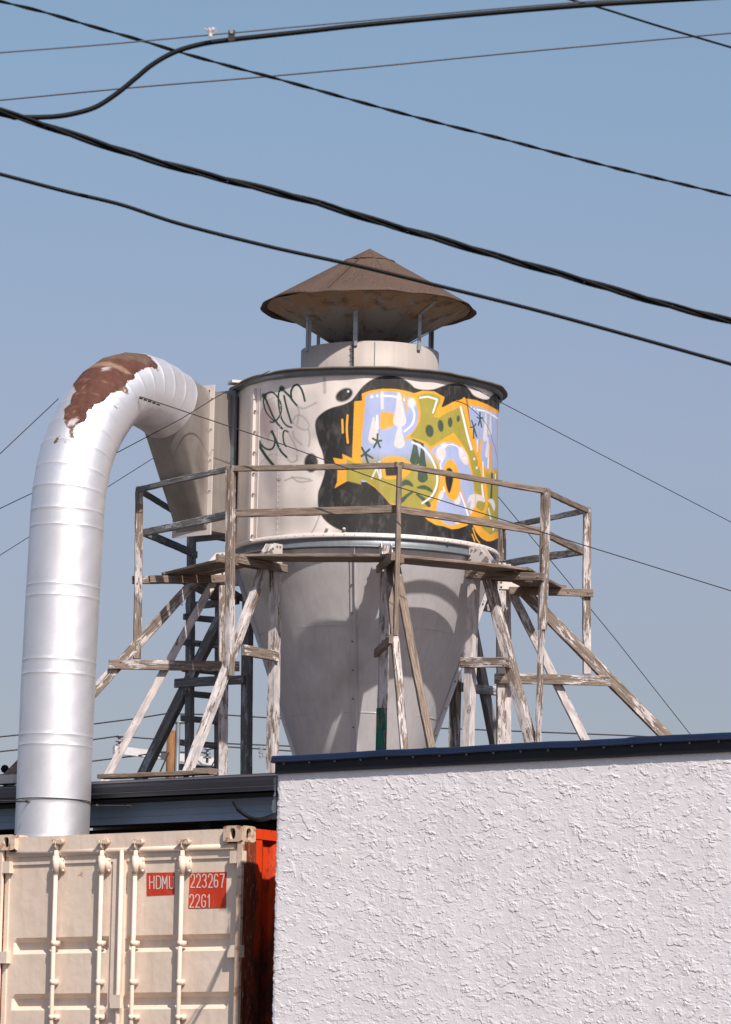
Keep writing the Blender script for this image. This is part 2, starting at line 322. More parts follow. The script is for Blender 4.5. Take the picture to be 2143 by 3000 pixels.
# ------------------------------------------------------------------ paint canvases (in photograph pixels, then fixed to the surface)
class Canvas:
    def __init__(s, x0, y0, x1, y1, sc=2):
        s.x0, s.y0, s.sc = x0, y0, sc; s.w = int((x1-x0)*sc); s.h = int((y1-y0)*sc)
        s.a = np.zeros((s.h, s.w, 4), np.float32)
    def _blend(s, m, col, al, y0, x0):
        h, w = m.shape; t = s.a[y0:y0+h, x0:x0+w]; k = (m*al)[..., None]
        t[..., :3] = t[..., :3]*(1-k)+np.array(col[:3], np.float32)*k
        t[..., 3:] = t[..., 3:]*(1-k)+k
    def _blur(s, m, r):
        r = int(r*s.sc)
        if r < 1: return m
        for ax in (0, 1):
            for _ in range(2):
                p = np.pad(m, [(r, r) if i == ax else (0, 0) for i in (0, 1)], 'edge'); c = np.cumsum(p, axis=ax)
                c = np.insert(c, 0, 0, axis=ax); n = m.shape[ax]
                hi = np.take(c, np.arange(2*r+1, 2*r+1+n), axis=ax); lo = np.take(c, np.arange(0, n), axis=ax); m = (hi-lo)/(2*r+1)
        return m
    def _win(s, P, pad):
        x0 = max(0, int(P[:, 0].min()-pad)); x1 = min(s.w, int(P[:, 0].max()+pad)+1); y0 = max(0, int(P[:, 1].min()-pad)); y1 = min(s.h, int(P[:, 1].max()+pad)+1)
        return x0, y0, x1, y1
    def poly(s, pts, col, al=1.0, soft=1.0, smooth=False, ramp=None):
        P = np.array(catmull(pts, 8, True) if smooth else pts, float); P = (P-[s.x0, s.y0])*s.sc
        x0, y0, x1, y1 = s._win(P, 4*soft*s.sc+3)
        if x1 <= x0 or y1 <= y0: return
        yy = np.arange(y0, y1)+.5; xx = np.arange(x0, x1)+.5; m = np.zeros((y1-y0, x1-x0), bool); n = len(P)
        for i in range(n):
            a = P[i]; b = P[(i+1) % n]
            if a[1] == b[1]: continue
            inr = ((a[1] <= yy) & (yy < b[1])) | ((b[1] <= yy) & (yy < a[1]))
            xi = a[0]+(yy-a[1])*(b[0]-a[0])/(b[1]-a[1]); m ^= inr[:, None] & (xx[None, :] > xi[:, None])
        m = s._blur(m.astype(np.float32), soft)
        if ramp:
            t = np.clip(((yy/s.sc+s.y0)-ramp[0])/(ramp[1]-ramp[0]), 0, 1); m = m*t[:, None].astype(np.float32)
        s._blend(m, col, al, y0, x0)
    def stroke(s, pts, w, col, al=1.0, soft=1.1, smooth=True, w2=None):
        P = np.array(catmull(pts, 6) if smooth and len(pts) > 2 else pts, float); P = (P-[s.x0, s.y0])*s.sc
        W0 = w*s.sc/2; W1 = (w if w2 is None else w2)*s.sc/2; sf = max(soft*s.sc, .5)
        x0, y0, x1, y1 = s._win(P, max(W0, W1)+sf+2)
        if x1 <= x0 or y1 <= y0: return
        Y, X = np.mgrid[y0:y1, x0:x1]+.5; m = np.zeros(X.shape, np.float32); n = len(P)-1
        for i in range(n):
            a = P[i]; d = P[i+1]-a; L = d@d+1e-9; t = np.clip(((X-a[0])*d[0]+(Y-a[1])*d[1])/L, 0, 1)
            dist = np.hypot(X-a[0]-t*d[0], Y-a[1]-t*d[1]); ww = W0+(W1-W0)*(i+t)/n
            m = np.maximum(m, np.clip((ww-dist)/sf+.5, 0, 1))
        s._blend(m, col, al, y0, x0)
    def ell(s, cx, cy, rx, ry, rot, col, al=1.0, soft=1.0):
        a = np.radians(rot); t = np.linspace(0, 2*np.pi, 40, endpoint=False)
        s.poly([(cx+rx*np.cos(u)*np.cos(a)-ry*np.sin(u)*np.sin(a), cy+rx*np.cos(u)*np.sin(a)+ry*np.sin(u)*np.cos(a)) for u in t], col, al, soft)
    def sample(s, px, py):
        x = np.clip((px-s.x0)*s.sc-.5, 0, s.w-1.001); y = np.clip((py-s.y0)*s.sc-.5, 0, s.h-1.001)
        ix = x.astype(int); iy = y.astype(int); fx = (x-ix)[:, None]; fy = (y-iy)[:, None]
        A = s.a; r = (A[iy, ix]*(1-fx)+A[iy, ix+1]*fx)*(1-fy)+(A[iy+1, ix]*(1-fx)+A[iy+1, ix+1]*fx)*fy
        out = (px < s.x0) | (px > s.x0+s.w/s.sc) | (py < s.y0) | (py > s.y0+s.h/s.sc); r[out] = 0
        return r
def projv(V):
    v = V-EYE; f = v@_F; return PW/2+FP*(v@_R)/f, PH/2-FP*(v@_U)/f
def paint_attr(o, V, N, canvas):
    """fix the painted colours to every vertex whose outward side N was in view"""
    px, py = projv(V); c = canvas.sample(px, py); face = ((V-EYE)*N).sum(1) < -0.02*np.linalg.norm(V-EYE, axis=1)
    c[~face] = 0
    at = o.data.color_attributes.new('paint', 'FLOAT_COLOR', 'POINT'); at.data.foreach_set('color', c.astype(np.float32).ravel())

# graffiti
YEL = S(240, 172, 50, 1.0); BLU = S(164, 178, 218, 1.05); OLI = S(163, 152, 62, 1.05); BLK = S(42, 42, 42, .75); GRN = S(62, 82, 66); WHT = S(250, 246, 248, .95); GRW = S(222, 216, 218)
gc = Canvas(640, 1040, 1500, 1660)
g = lambda *p: [(900+x/2.7067, 1050+y/2.7067) for x, y in p]
k_ = 1/2.7067
def gp(pts, col, **kw): gc.poly(g(*pts), col, **kw)
def gs(pts, w, col, **kw): gc.stroke(g(*pts), w*k_, col, **kw)
def ge(cx, cy, rx, ry, rot, col, **kw):
    (x, y), = g((cx, cy)); gc.ell(x, y, rx*k_, ry*k_, rot, col, **kw)
t6 = lambda *p: [(650+x/5.413, 1060+y/5.413) for x, y in p]
PNK = S(196, 150, 158); TAG = S(30, 62, 54)
gc.ell(785, 1225, 24, 55, 8, PNK, al=.62, soft=9); gc.ell(800, 1400, 30, 60, 0, PNK, al=.32, soft=12); gc.ell(850, 1270, 70, 80, 0, S(190, 186, 194), al=.30, soft=14)
gc.ell(850, 1500, 70, 50, 0, S(186, 186, 196), al=.25, soft=16); gc.ell(910, 1200, 30, 60, 0, S(200, 196, 200), al=.25, soft=10)
for pts, w, al in (([(830, 560), (730, 630), (640, 780), (620, 950), (640, 1250), (690, 1400)], 7, .6), ([(610, 1624), (700, 1520), (800, 1465), (900, 1480)], 9, .5), ([(800, 1090), (740, 1170), (730, 1270)], 9, .7), ([(870, 1070), (1000, 1045), (1100, 1040)], 8, .4)):
    gc.stroke(t6(*pts), w/5.4, S(130, 66, 76), al=al)
for pts in ([(1190, 690), (1225, 800), (1200, 980)], [(1140, 980), (1130, 930), (1200, 850), (1290, 870), (1370, 960), (1385, 1030), (1340, 1080), (1250, 1060), (1180, 1010)],
            [(1130, 1100), (1150, 1200), (1270, 1310)], [(1380, 1080), (1400, 1200), (1380, 1340)], [(1190, 690), (1300, 740), (1500, 650)], [(1020, 1510), (1100, 1590), (1190, 1560), (1190, 1480)], [(1060, 1120), (1150, 1300), (1200, 1420)]):
    gc.stroke(t6(*pts), 5.5, S(120, 120, 130), al=.42, soft=2.2)
for pts in ([(-350, 1880), (-200, 1830), (50, 1860)], [(-240, 1820), (-120, 1900), (80, 1880)]): gc.stroke([(900+x/5.4, 1060+y/5.4) for x, y in pts], 5, S(110, 114, 118), al=.4, soft=2.5)
gc.stroke([(948, 1480), (925, 1540), (905, 1575)], 4, S(90, 100, 100), al=.45, soft=2.5); gc.stroke([(951, 1108), (952, 1150)], 9, S(150, 146, 140), al=.4, soft=3)
gc.ell(817, 1406, 6, 5, 0, TAG, al=.7, soft=2)
for pts, w in (([(680, 540), (760, 740), (850, 930), (960, 1060)], 26), ([(680, 560), (665, 640), (700, 780), (780, 890), (840, 935), (900, 890), (945, 780), (930, 640), (860, 530), (790, 480), (720, 500), (680, 540)], 20),
               ([(770, 945), (800, 960), (850, 940)], 22), ([(960, 430), (910, 480), (900, 600), (920, 780), (960, 920), (1030, 1010), (1110, 1040)], 22), ([(960, 430), (1010, 480), (1090, 560), (1130, 620), (1190, 690)], 26),
               ([(990, 540), (1030, 720), (1105, 970)], 24), ([(1110, 600), (1100, 480), (1140, 390), (1200, 365), (1250, 410), (1290, 500), (1320, 620)], 26), ([(800, 1110), (845, 1200), (900, 1340), (950, 1430), (1030, 1510)], 28),
               ([(590, 1250), (650, 1340), (740, 1390), (810, 1370), (845, 1280), (830, 1180), (790, 1110)], 24), ([(560, 1270), (640, 1400), (720, 1520), (830, 1650), (870, 1690)], 36), ([(1050, 1110), (1000, 1090), (975, 1150), (985, 1270), (1020, 1340)], 22)):
    gc.stroke(t6(*pts), w/4.3, TAG, soft=1.0)
for x, y, r in ((675, 540, 42), (955, 425, 46), (575, 1275, 48), (798, 1105, 26)): gc.ell(*t6((x, y))[0], r/5.4, r/5.4, 0, TAG, soft=1.6)
gc.ell(912, 1356, 20, 28, 0, BLK, soft=2.2); gc.ell(1009, 1157, 27, 18, -30, BLK, soft=2.0); ge(327, 262, 9, 9, 0, WHT)
for hx, hy, hr in ((70, 600, 16), (110, 900, 14), (95, 1180, 16), (250, 1380, 14), (600, 1420, 12), (1000, 1440, 14), (620, 140, 14), (1200, 1470, 12)): gc.ell(*g((hx, hy))[0], hr, hr, 0, S(120, 116, 116), al=.35, soft=8)
gp([(65, 550), (75, 480), (130, 425), (200, 390), (290, 365), (350, 335), (385, 295), (415, 255), (455, 210), (520, 165), (600, 140), (680, 135), (760, 160), (820, 200), (860, 235), (930, 248), (1000, 245), (1060, 225), (1120, 205), (1190, 195), (1250, 210), (1290, 250), (1320, 290), (1370, 315), (1430, 325), (1460, 300), (1490, 275), (1560, 285),
    (1580, 900), (1570, 1560), (1500, 1535), (1400, 1510), (1280, 1480), (1200, 1462), (1100, 1445), (900, 1435), (740, 1425), (600, 1410), (400, 1395), (300, 1375), (200, 1330), (130, 1270), (95, 1200), (85, 1130), (90, 1060), (115, 990), (140, 900), (135, 820), (120, 740), (90, 660)], BLK, smooth=True, soft=1.2)
gs([(430, 335), (330, 375), (300, 385)], 1, BLK)
gp([(375, 340), (438, 335), (434, 280), (500, 255), (600, 240), (700, 242), (780, 256), (850, 276), (920, 255), (1010, 262), (1092, 308), (1070, 390), (1190, 330), (1197, 352), (1246, 308), (1258, 322), (1272, 320), (1340, 330), (1430, 365), (1580, 450), (1580, 1380), (1520, 1410), (1480, 1442), (1430, 1450), (1380, 1420), (1340, 1370), (1305, 1290), (1270, 1325),
    (1200, 1350), (1150, 1355), (1080, 1330), (1020, 1320), (960, 1285), (920, 1248), (860, 1240), (740, 1222), (700, 1170), (660, 1155), (600, 1085), (540, 1025), (470, 978), (400, 958), (350, 962), (310, 978), (218, 1030), (238, 980), (242, 900), (230, 850), (205, 787), (285, 800), (280, 757), (358, 792)], YEL, soft=.9)
gp([(1262, 325), (1270, 325), (1300, 540), (1290, 530)], BLK); gp([(1065, 385), (1088, 330), (1095, 385), (1100, 375)], BLK)
B_blue = [(465, 300), (520, 275), (620, 262), (720, 268), (800, 300), (860, 350), (885, 420), (880, 500), (850, 570), (800, 615), (765, 632), (838, 645), (900, 662), (960, 705), (1005, 775), (1040, 850), (1052, 900), (1050, 980), (430, 980), (428, 780), (432, 640), (445, 500)]
gp(B_blue, BLU, soft=.8)
gp([(314, 798), (365, 822), (420, 848), (428, 780), (430, 700), (1000, 700), (1040, 850), (1054, 900), (1056, 980), (1040, 1060), (1000, 1130), (950, 1180), (880, 1195), (740, 1162), (700, 1155), (660, 1150), (600, 1080), (540, 1018), (470, 972), (390, 950), (314, 970)], OLI, soft=.8, ramp=(1050+745*k_, 1050+850*k_))
gp([(314, 798), (365, 822), (420, 848), (430, 1000), (314, 970)], OLI)
gs([(838, 638), (900, 655), (962, 698), (1010, 770), (1048, 850), (1062, 920), (1060, 1010), (1040, 1080), (1000, 1145), (940, 1195)], 17, YEL)
gs([(765, 632), (838, 640)], 12, YEL); gs([(430, 845), (428, 640), (445, 480), (462, 300)], 10, YEL)
gp([(585, 440), (610, 425), (660, 428), (700, 455), (712, 490), (690, 530), (650, 550), (585, 560)], YEL, smooth=True)
gp([(590, 820), (620, 785), (680, 775), (750, 785), (810, 820), (835, 860), (820, 900), (780, 940), (700, 955), (615, 955), (600, 900)], YEL, smooth=True)
gp([(618, 868), (700, 855), (748, 868), (748, 912), (700, 930), (627, 932)], BLK)
gs([(595, 270), (597, 395)], 24, GRW); gs([(728, 280), (735, 400), (735, 490)], 22, GRW, w2=40); gs([(735, 525), (732, 600), (733, 670)], 16, GRW, w2=32); gs([(528, 470), (530, 630)], 14, GRW, w2=34)
gc.ell(*g((830, 350))[0], 11, 14, 0, WHT, al=.8, soft=3); gs([(590, 297), (680, 300), (780, 328)], 16, WHT); gs([(830, 380), (852, 440), (835, 520), (775, 578)], 15, WHT)
gs([(556, 455), (558, 555)], 17, WHT, w2=8); ge(515, 303, 12, 12, 0, WHT); ge(558, 297, 11, 11, 0, WHT); gs([(785, 290), (785, 412)], 15, YEL); gs([(757, 280), (757, 330)], 14, YEL)
def star(c, ends, w, col=GRN):
    for e in ends: gs([c, e], w, col)
star((558, 655), [(560, 600), (530, 705), (580, 705), (590, 652), (522, 635)], 16); star((460, 755), [(435, 708), (495, 722), (520, 790), (485, 832), (433, 775)], 17)
gs([(858, 655), (857, 805)], 16, GRN, w2=30); gs([(915, 680), (917, 945)], 20, GRN, w2=30); gs([(840, 645), (920, 680)], 14, GRN)
gs([(575, 820), (515, 950)], 15, GRW); gs([(540, 830), (580, 950)], 15, GRW); gs([(575, 820), (588, 940)], 15, GRW)
for L in ([(740, 985), (790, 960), (830, 985), (842, 1018), (790, 1005), (740, 1018)], [(875, 1018), (930, 1005), (980, 1030), (1000, 1066), (940, 1042), (880, 1032)], [(740, 1147), (746, 1110), (830, 1052), (840, 1066), (800, 1100), (764, 1140)], [(863, 1078), (880, 1072), (940, 1110), (982, 1160), (965, 1182), (920, 1135)]): gp(L, GRN, smooth=True)
gs([(835, 665), (920, 710), (990, 800), (1028, 900), (1030, 1000), (990, 1090), (915, 1148)], 15, WHT)
gp([(870, 300), (930, 278), (1000, 280), (1060, 310), (1060, 350), (1030, 400), (1015, 460), (1040, 474), (1100, 436), (1220, 382), (1245, 420), (1270, 520), (1305, 680), (1350, 800), (1385, 940), (1410, 1080), (1412, 1180), (1380, 1225), (1345, 1205), (1338, 1140), (1328, 1050), (1312, 900), (1285, 780), (1245, 700), (1165, 590), (1090, 630), (1020, 680), (985, 700), (940, 662), (880, 640), (812, 626), (860, 560), (895, 500), (902, 430), (890, 350)], OLI, soft=.8)
gs([(1020, 455), (1100, 412), (1190, 352), (1246, 330)], 26, YEL, smooth=False); gs([(1246, 315), (1270, 430), (1300, 600), (1350, 760), (1395, 900), (1420, 1050), (1424, 1150), (1405, 1215), (1360, 1240)], 15, YEL)
for e in ((972, 575, 32, 50, -8), (1060, 535, 23, 48, -6), (1135, 507, 18, 40, 0), (1200, 477, 13, 28, 0)): ge(*e, GRN)
gs([(895, 312), (960, 303), (1032, 326), (1000, 430)], 14, WHT, smooth=False); gs([(1218, 385), (1240, 470), (1270, 600), (1305, 720)], 14, WHT, w2=7)
for x, y in ((1327, 797), (1347, 868), (1370, 950)): ge(x, y, 8, 10, 0, WHT)
gs([(1387, 1000), (1402, 1130)], 11, WHT, w2=7)
gp([(990, 728), (1040, 690), (1110, 668), (1170, 672), (1220, 712), (1260, 780), (1290, 860), (1310, 950), (1325, 1050), (1330, 1150), (1300, 1230), (1270, 1275), (1200, 1312), (1130, 1320), (1070, 1290), (1030, 1230), (1032, 1160), (1065, 1100), (1088, 1030), (1085, 950), (1062, 870), (1022, 780)], BLU, smooth=True)
gp([(1300, 1130), (1272, 1150), (1290, 1090), (1340, 1075), (1395, 1095), (1405, 1135), (1355, 1130), (1335, 1180), (1312, 1235), (1290, 1215)], GRW, smooth=True)
ge(1062, 755, 40, 55, 0, GRW); ge(1240, 772, 30, 78, -22, GRW); ge(1190, 1120, 28, 42, 0, GRW); ge(1062, 1090, 18, 50, 20, GRW)
ge(1147, 965, 68, 165, -5, YEL); gp([(1122, 868), (1150, 885), (1160, 940), (1150, 1010), (1128, 1070), (1105, 1010), (1096, 940), (1102, 890)], BLK, smooth=True)
gc.ell(*g((1085, 690))[0], 9, 8, 0, WHT, al=.85, soft=3); gs([(1085, 692), (1150, 682), (1200, 705), (1235, 752)], 9, WHT); gs([(1080, 800), (1058, 840), (1062, 880)], 10, WHT); gs([(1082, 1020), (1092, 1055)], 10, WHT)
gs([(1215, 1065), (1250, 1160), (1278, 1245)], 12, WHT); gs([(1216, 1030), (1260, 1140), (1300, 1250)], 7, YEL); ge(1246, 792, 7, 8, 0, WHT); gs([(1180, 1305), (1225, 1300)], 10, WHT)
gp([(1282, 372), (1340, 378), (1430, 405), (1580, 470), (1580, 890), (1440, 890), (1395, 850), (1375, 760), (1335, 640), (1298, 520)], BLU, soft=.7)
gp([(1385, 800), (1580, 830), (1570, 1240), (1520, 1370), (1450, 1398), (1395, 1350), (1345, 1290), (1415, 1240), (1436, 1160), (1432, 1050), (1412, 930)], OLI, soft=1, ramp=(1050+850*k_, 1050+940*k_))
gs([(1310, 1260), (1340, 1340), (1390, 1410), (1450, 1435), (1530, 1400)], 30, YEL); gp([(1330, 1180), (1400, 1225), (1420, 1240), (1360, 1275), (1300, 1290), (1300, 1250)], YEL, smooth=True)
star((1372, 478), [(1372, 428), (1350, 466), (1395, 470), (1360, 530), (1386, 545)], 11); star((1322, 542), [(1305, 492), (1296, 547), (1338, 520), (1322, 634), (1346, 622)], 11)
ge(1300, 388, 7, 9, 0, WHT); ge(1328, 399, 7, 9, 0, WHT); gs([(1350, 405), (1430, 425), (1510, 475)], 12, WHT); gs([(1420, 410), (1414, 640)], 8, GRW, w2=13); gs([(1456, 420), (1452, 590)], 7, GRW, w2=11)
gs([(1352, 645), (1350, 740)], 8, WHT); gs([(1441, 680), (1436, 870)], 9, WHT); gs([(1436, 630), (1428, 770)], 8, GRW, w2=13); gs([(1374, 645), (1364, 850)], 18, YEL); gs([(1462, 675), (1456, 890)], 15, YEL)
gs([(1395, 820), (1398, 960)], 8, WHT); gs([(1442, 905), (1466, 885), (1490, 920)], 9, YEL); gs([(1468, 915), (1460, 1120)], 15, GRN); gp([(1436, 1125), (1470, 1115), (1492, 1160), (1484, 1210), (1462, 1160)], GRW, smooth=True); gs([(1440, 1190), (1458, 1280)], 11, GRW)
gs([(1494, 920), (1496, 1000)], 8, WHT); gs([(1475, 1360), (1490, 1310)], 10, WHT); gs([(1340, 1060), (1336, 1140), (1330, 1180)], 6, YEL)
gs([(280, 487), (284, 588)], 17, YEL); gs([(322, 452), (316, 560), (324, 668)], 17, YEL); gs([(1315, 1345), (1340, 1420), (1370, 1465)], 9, YEL); gs([(1310, 1395), (1330, 1448)], 9, YEL)
gs([(940, 1205), (1000, 1240), (1030, 1215)], 20, YEL)

# rust on the duct elbow
rc = Canvas(60, 1010, 560, 1420)
q2 = lambda *p: [(x/2.03, 980+y/2.03) for x, y in p]
RUS = S(98, 62, 52); RB = S(112, 94, 82)
def rg(pts, amp=14, sub=5):
    rs = np.random.RandomState(3); out = []
    n = len(pts)
    for i in range(n):
        a = np.array(pts[i], float); b = np.array(pts[(i+1) % n], float)
        for k in range(sub):
            out.append(tuple(a+(b-a)*k/sub+(rs.rand(2)-.5)*amp*(k > 0)))
    return out
rc.poly(q2(*rg([(430, 300), (480, 220), (560, 160), (660, 115), (780, 98), (880, 120), (940, 180), (950, 235), (900, 190), (840, 210), (800, 240), (805, 270), (760, 280), (740, 320), (660, 355), (620, 395), (560, 425), (520, 455), (510, 515), (470, 530), (440, 560), (440, 620), (425, 630), (425, 560), (395, 540), (380, 470), (385, 440), (420, 410), (425, 360), (455, 330)])), RUS, soft=4.5)
rc.poly(q2(*rg([(540, 160), (640, 110), (780, 96), (860, 110), (900, 160), (880, 185), (800, 150), (700, 145), (620, 160), (560, 175)], 10)), RB, al=.8, soft=2)
rc.poly(q2(*rg([(490, 215), (560, 175), (640, 160), (720, 185), (790, 240), (750, 235), (690, 200), (620, 185), (550, 195)], 8)), S(165, 140, 120), al=.75, soft=1.2)
rc.poly(q2(*rg([(600, 190), (660, 195), (655, 215), (610, 210)], 10)), S(205, 200, 205), al=.8)
rc.poly(q2(*rg([(410, 512), (455, 498), (470, 505), (440, 540), (405, 545)], 8)), S(215, 210, 214))
rc.poly(q2(*rg([(318, 630), (345, 610), (345, 640), (320, 650)], 8)), RUS); rc.poly(q2(*rg([(700, 330), (760, 310), (780, 370), (740, 350)], 14)), S(150, 125, 108), al=.6, soft=3)
rc.poly(q2((655, 410), (700, 430), (720, 450), (690, 445)), S(150, 120, 100), al=.7, soft=3)
rc.poly(q2(*rg([(420, 540), (345, 600), (330, 660), (430, 650), (445, 560)], 14)), S(178, 150, 130), al=.35, soft=5)
for a in (([(395, 480), (440, 430), (520, 435), (600, 460)]), ([(420, 360), (520, 345), (620, 370), (660, 400)]), ([(470, 270), (560, 265), (680, 300), (740, 340)])): rc.stroke(q2(*a), 1.6, S(150, 112, 92), al=.7)
rc.stroke(q2((450, 430), (435, 500)), 1.8, S(170, 130, 96), al=.7); rc.stroke(q2((520, 265), (485, 345)), 1.8, S(170, 130, 110), al=.6)

# ------------------------------------------------------------------ ground
xs = np.concatenate([np.linspace(-1500, -60, 12), np.linspace(-50, 50, 41), np.linspace(60, 1500, 12)])
ys = np.concatenate([np.linspace(-800, -30, 10), np.linspace(-20, 120, 71), np.linspace(140, 2500, 16)])
Xg, Yg = np.meshgrid(xs, ys, indexing='ij'); Zg = np.where(Yg < 8, -1.6, np.where(Yg > 26, -.02, -1.6+1.58*((Yg-8)/18)**2*(3-2*(Yg-8)/18)))
tag(gridmesh('ground', np.stack([Xg, Yg, Zg], -1), M_ASPH), kind='structure')

# ------------------------------------------------------------------ dust collector cyclone
C = atY(1075, 1460, 54.0); CX, CY = C[0], C[1]
def zc(py, r=0.0):  # height on the axis (or on the near side at radius r) that shows at photo row py
    return zat(CX, CY-r, py)
R0 = 1.555
Z_TOP = zc(1080, R0+.05); Z_BOT = zc(1572, R0)
cy = thing('dust_collector_cyclone', (CX, CY, zc(2250)), 'white metal drum with yellow and blue graffiti, grey cone and brown conical cap', 'cyclone')
angs = np.concatenate([np.radians(np.linspace(-96, 96, 900)), np.radians(np.linspace(98, 262, 60))])
zz = np.linspace(Z_BOT, Z_TOP, 300)
A_, Z_ = np.meshgrid(angs, zz, indexing='ij')
dent = .006*np.sin(A_*7+1)*np.sin(Z_*2.3)+.004*np.sin(A_*23+Z_*3)
seamw = sum(np.exp(-((A_-math.radians(a))/.004)**2) for a in (-42, 5, 37.5, 74))*.004
Rr = R0+dent+seamw
V = np.stack([CX+Rr*np.sin(A_), CY-Rr*np.cos(A_), Z_], -1)
shell = gridmesh('drum_shell', V, M_DRUM, cy, closed_u=True); tag(shell, 'white drum wall painted with graffiti letters on a black cloud')
Nn = np.stack([np.sin(A_), -np.cos(A_), 0*A_], -1)
paint_attr(shell, V.reshape(-1, 3), Nn.reshape(-1, 3), gc)
def onDrum(px, py, r=R0):  # near-side point of the cylinder on the ray
    d = ray(px, py); o = EYE[:2]-np.array([CX, CY]); a = d[:2]@d[:2]; b = 2*o@d[:2]; c = o@o-r*r; disc = max(b*b-4*a*c, 0)
    return EYE+d*((-b-math.sqrt(disc))/(2*a))
# rivets + vertical splice strip at the left of the drum
a_s = math.asin((745-1072)/(R0*250)); mb = MB()
def arcbox(mb, a, w, z0, z1, r0_, r1_):
    P = []
    for aa in (a-w/2, a+w/2):
        for r in (r0_, r1_):
            for z in (z0, z1): P.append((CX+r*math.sin(aa), CY-r*math.cos(aa), z))
    mb.add(P, [(0, 1, 3, 2), (4, 6, 7, 5), (0, 4, 5, 1), (2, 3, 7, 6), (0, 2, 6, 4), (1, 5, 7, 3)])
arcbox(mb, a_s-.016, .034, Z_BOT+.02, Z_TOP-.13, R0+.002, R0+.05); arcbox(mb, a_s+.025, .045, Z_BOT+.02, Z_TOP-.13, R0+.002, R0+.010)
strip = mb.build('splice_strip', M_STRIP, cy)
for i in range(7):
    z = Z_BOT+.08+i*.245; a = a_s+.012; p = np.array([CX+(R0+.03)*math.sin(a), CY-(R0+.03)*math.cos(a), z]); bolt(p, (math.sin(a+.6), -math.cos(a+.6), 0), .014, .02, M_BOLT, strip)
for i in range(34):
    a = math.radians(-75+i*4.4); z = Z_BOT+.022; bolt((CX+(R0+.03)*math.sin(a), CY-(R0+.03)*math.cos(a), z), (math.sin(a), -math.cos(a), 0), .006, .006, M_STRIP, cy, 'rivet')
for i in range(26): 
    a = math.radians(-41); bolt((CX+(R0+.005)*math.sin(a), CY-(R0+.005)*math.cos(a), Z_BOT+.08+i*.062), (math.sin(a), -math.cos(a), 0), .005, .005, M_STRIP, cy, 'rivet')
for a, z in ((-16.5, .12), (-9.2, .11), (37, .03)):
    a = math.radians(a); bolt((CX+(R0+.02)*math.sin(a), CY-(R0+.02)*math.cos(a), Z_BOT+z-.03), (math.sin(a), -math.cos(a), .2), .02, .03, M_STRIP, cy)
# bottom lip and ring beam
lathe('bottom_lip', [(R0+.004, Z_BOT+.045), (R0+.018, Z_BOT+.04), (R0+.028, Z_BOT), (R0+.024, Z_BOT-.010), (R0-.01, Z_BOT-.012)], CX, CY, M_STRIP, cy, 128)
lathe('ring_beam', [(R0-.01, Z_BOT-.012), (R0-.005, Z_BOT-.10), (R0+.035, Z_BOT-.105), (R0+.035, Z_BOT-.125), (R0-.03, Z_BOT-.13)], CX, CY, M_GALV, cy, 128)
# top band and roof plate with a dented rim
lathe('top_band', [(R0+.010, Z_TOP-.068), (R0+.035, Z_TOP-.064), (R0+.04, Z_TOP-.03), (R0+.04, Z_TOP)], CX, CY, M_GALV, cy, 128)
rs = np.random.RandomState(5); ph = rs.rand(8)*6.28
def wrim(a, j, r, z):
    w = sum(math.sin(a*n+ph[i])/n**.6 for i, n in enumerate((3, 7, 11, 17, 29)))
    k = 1.0 if 1 <= j <= 4 else 0
    bl = math.exp(-((a-math.radians(285))/.22)**2)*.06
    return r+k*(.012*w+bl*.4), z+k*(.010*w-bl)
lathe('roof_plate', [(R0-.02, Z_TOP-.004), (R0+.085, Z_TOP-.005), (R0+.10, Z_TOP+.0), (R0+.095, Z_TOP+.018), (R0+.02, Z_TOP+.028), (.80, Z_TOP+.10), (.1, Z_TOP+.12)], CX, CY, M_RIM, cy, 220, wrim)
mk('loose_plate', *(lambda m: (m.v, m.f))(MB().box(onDrum(705, 1108, 1.60)+np.array([-.02, .12, -.035]), (1, .3, 0), (-.3, 1, 0), UP, .22, .2, .03)), M_STRIP, cy)
# collar
Z_C1 = zc(1035)
lathe('collar', [(.82, Z_TOP+.05), (.82, Z_C1), (.805, Z_C1+.002), (.80, Z_C1-.1), (.80, Z_TOP+.1)], CX, CY, M_COLLAR, cy, 96, lambda a, j, r, z: (r+.006*math.sin(5*a+1), z+.008*math.sin(2*a)*(j in (1, 2))))
mb = MB(); arcbox_r = []
def vstrip(mb, a, w, z0, z1, r, t):
    c = np.array([CX+r*math.sin(a), CY-r*math.cos(a), (z0+z1)/2]); mb.box(c, (math.cos(a), math.sin(a), 0), (math.sin(a), -math.cos(a), 0), UP, w, t, z1-z0)
vstrip(mb, math.radians(4), .012, Z_TOP+.08, Z_C1-.01, .826, .01); mb.build('collar_seam', M_GALV, cy)
mb = MB(); p = np.array([CX+.42, CY-.86, Z_TOP+.075]); mb.box(p, (1, .25, 0), (-.25, 1, 0), UP, .30, .05, .06); mb.build('collar_hatch', M_DARKM, cy)
# cap: outer cone, inverted inner cone, struts
Z_R = zc(909); Z_A = zc(729); RC = 1.295
def wcap(a, j, r, z):
    w = sum(math.sin(a*n+ph[i+1])/n**.5 for i, n in enumerate((4, 7, 13, 21)))
    k = (0, .1, .5, 1, 1, 1, .8)[min(j, 6)]
    return r+k*.010*w, z+k*.016*w
lathe('cap_cone', [(.005, Z_A), (.30, Z_A-.165), (.305, Z_A-.175), (.75, Z_A-.43), (RC*.94, Z_R+.045), (RC, Z_R), (RC-.01, Z_R-.008), (RC-.07, Z_R+.02)], CX-.025, CY, M_CAP, cy, 160, wcap)
und = lathe('cap_underside', [(RC-.085, Z_R+.02), (.95, Z_R-.10), (.7, Z_R-.24), (.42, Z_R-.42), (.28, Z_R-.52), (.1, Z_R-.62)], CX-.025, CY, M_UNDER, cy, 120, lambda a, j, r, z: (r, z+.008*math.sin(a*9)*(1 if j < 2 else 0)))
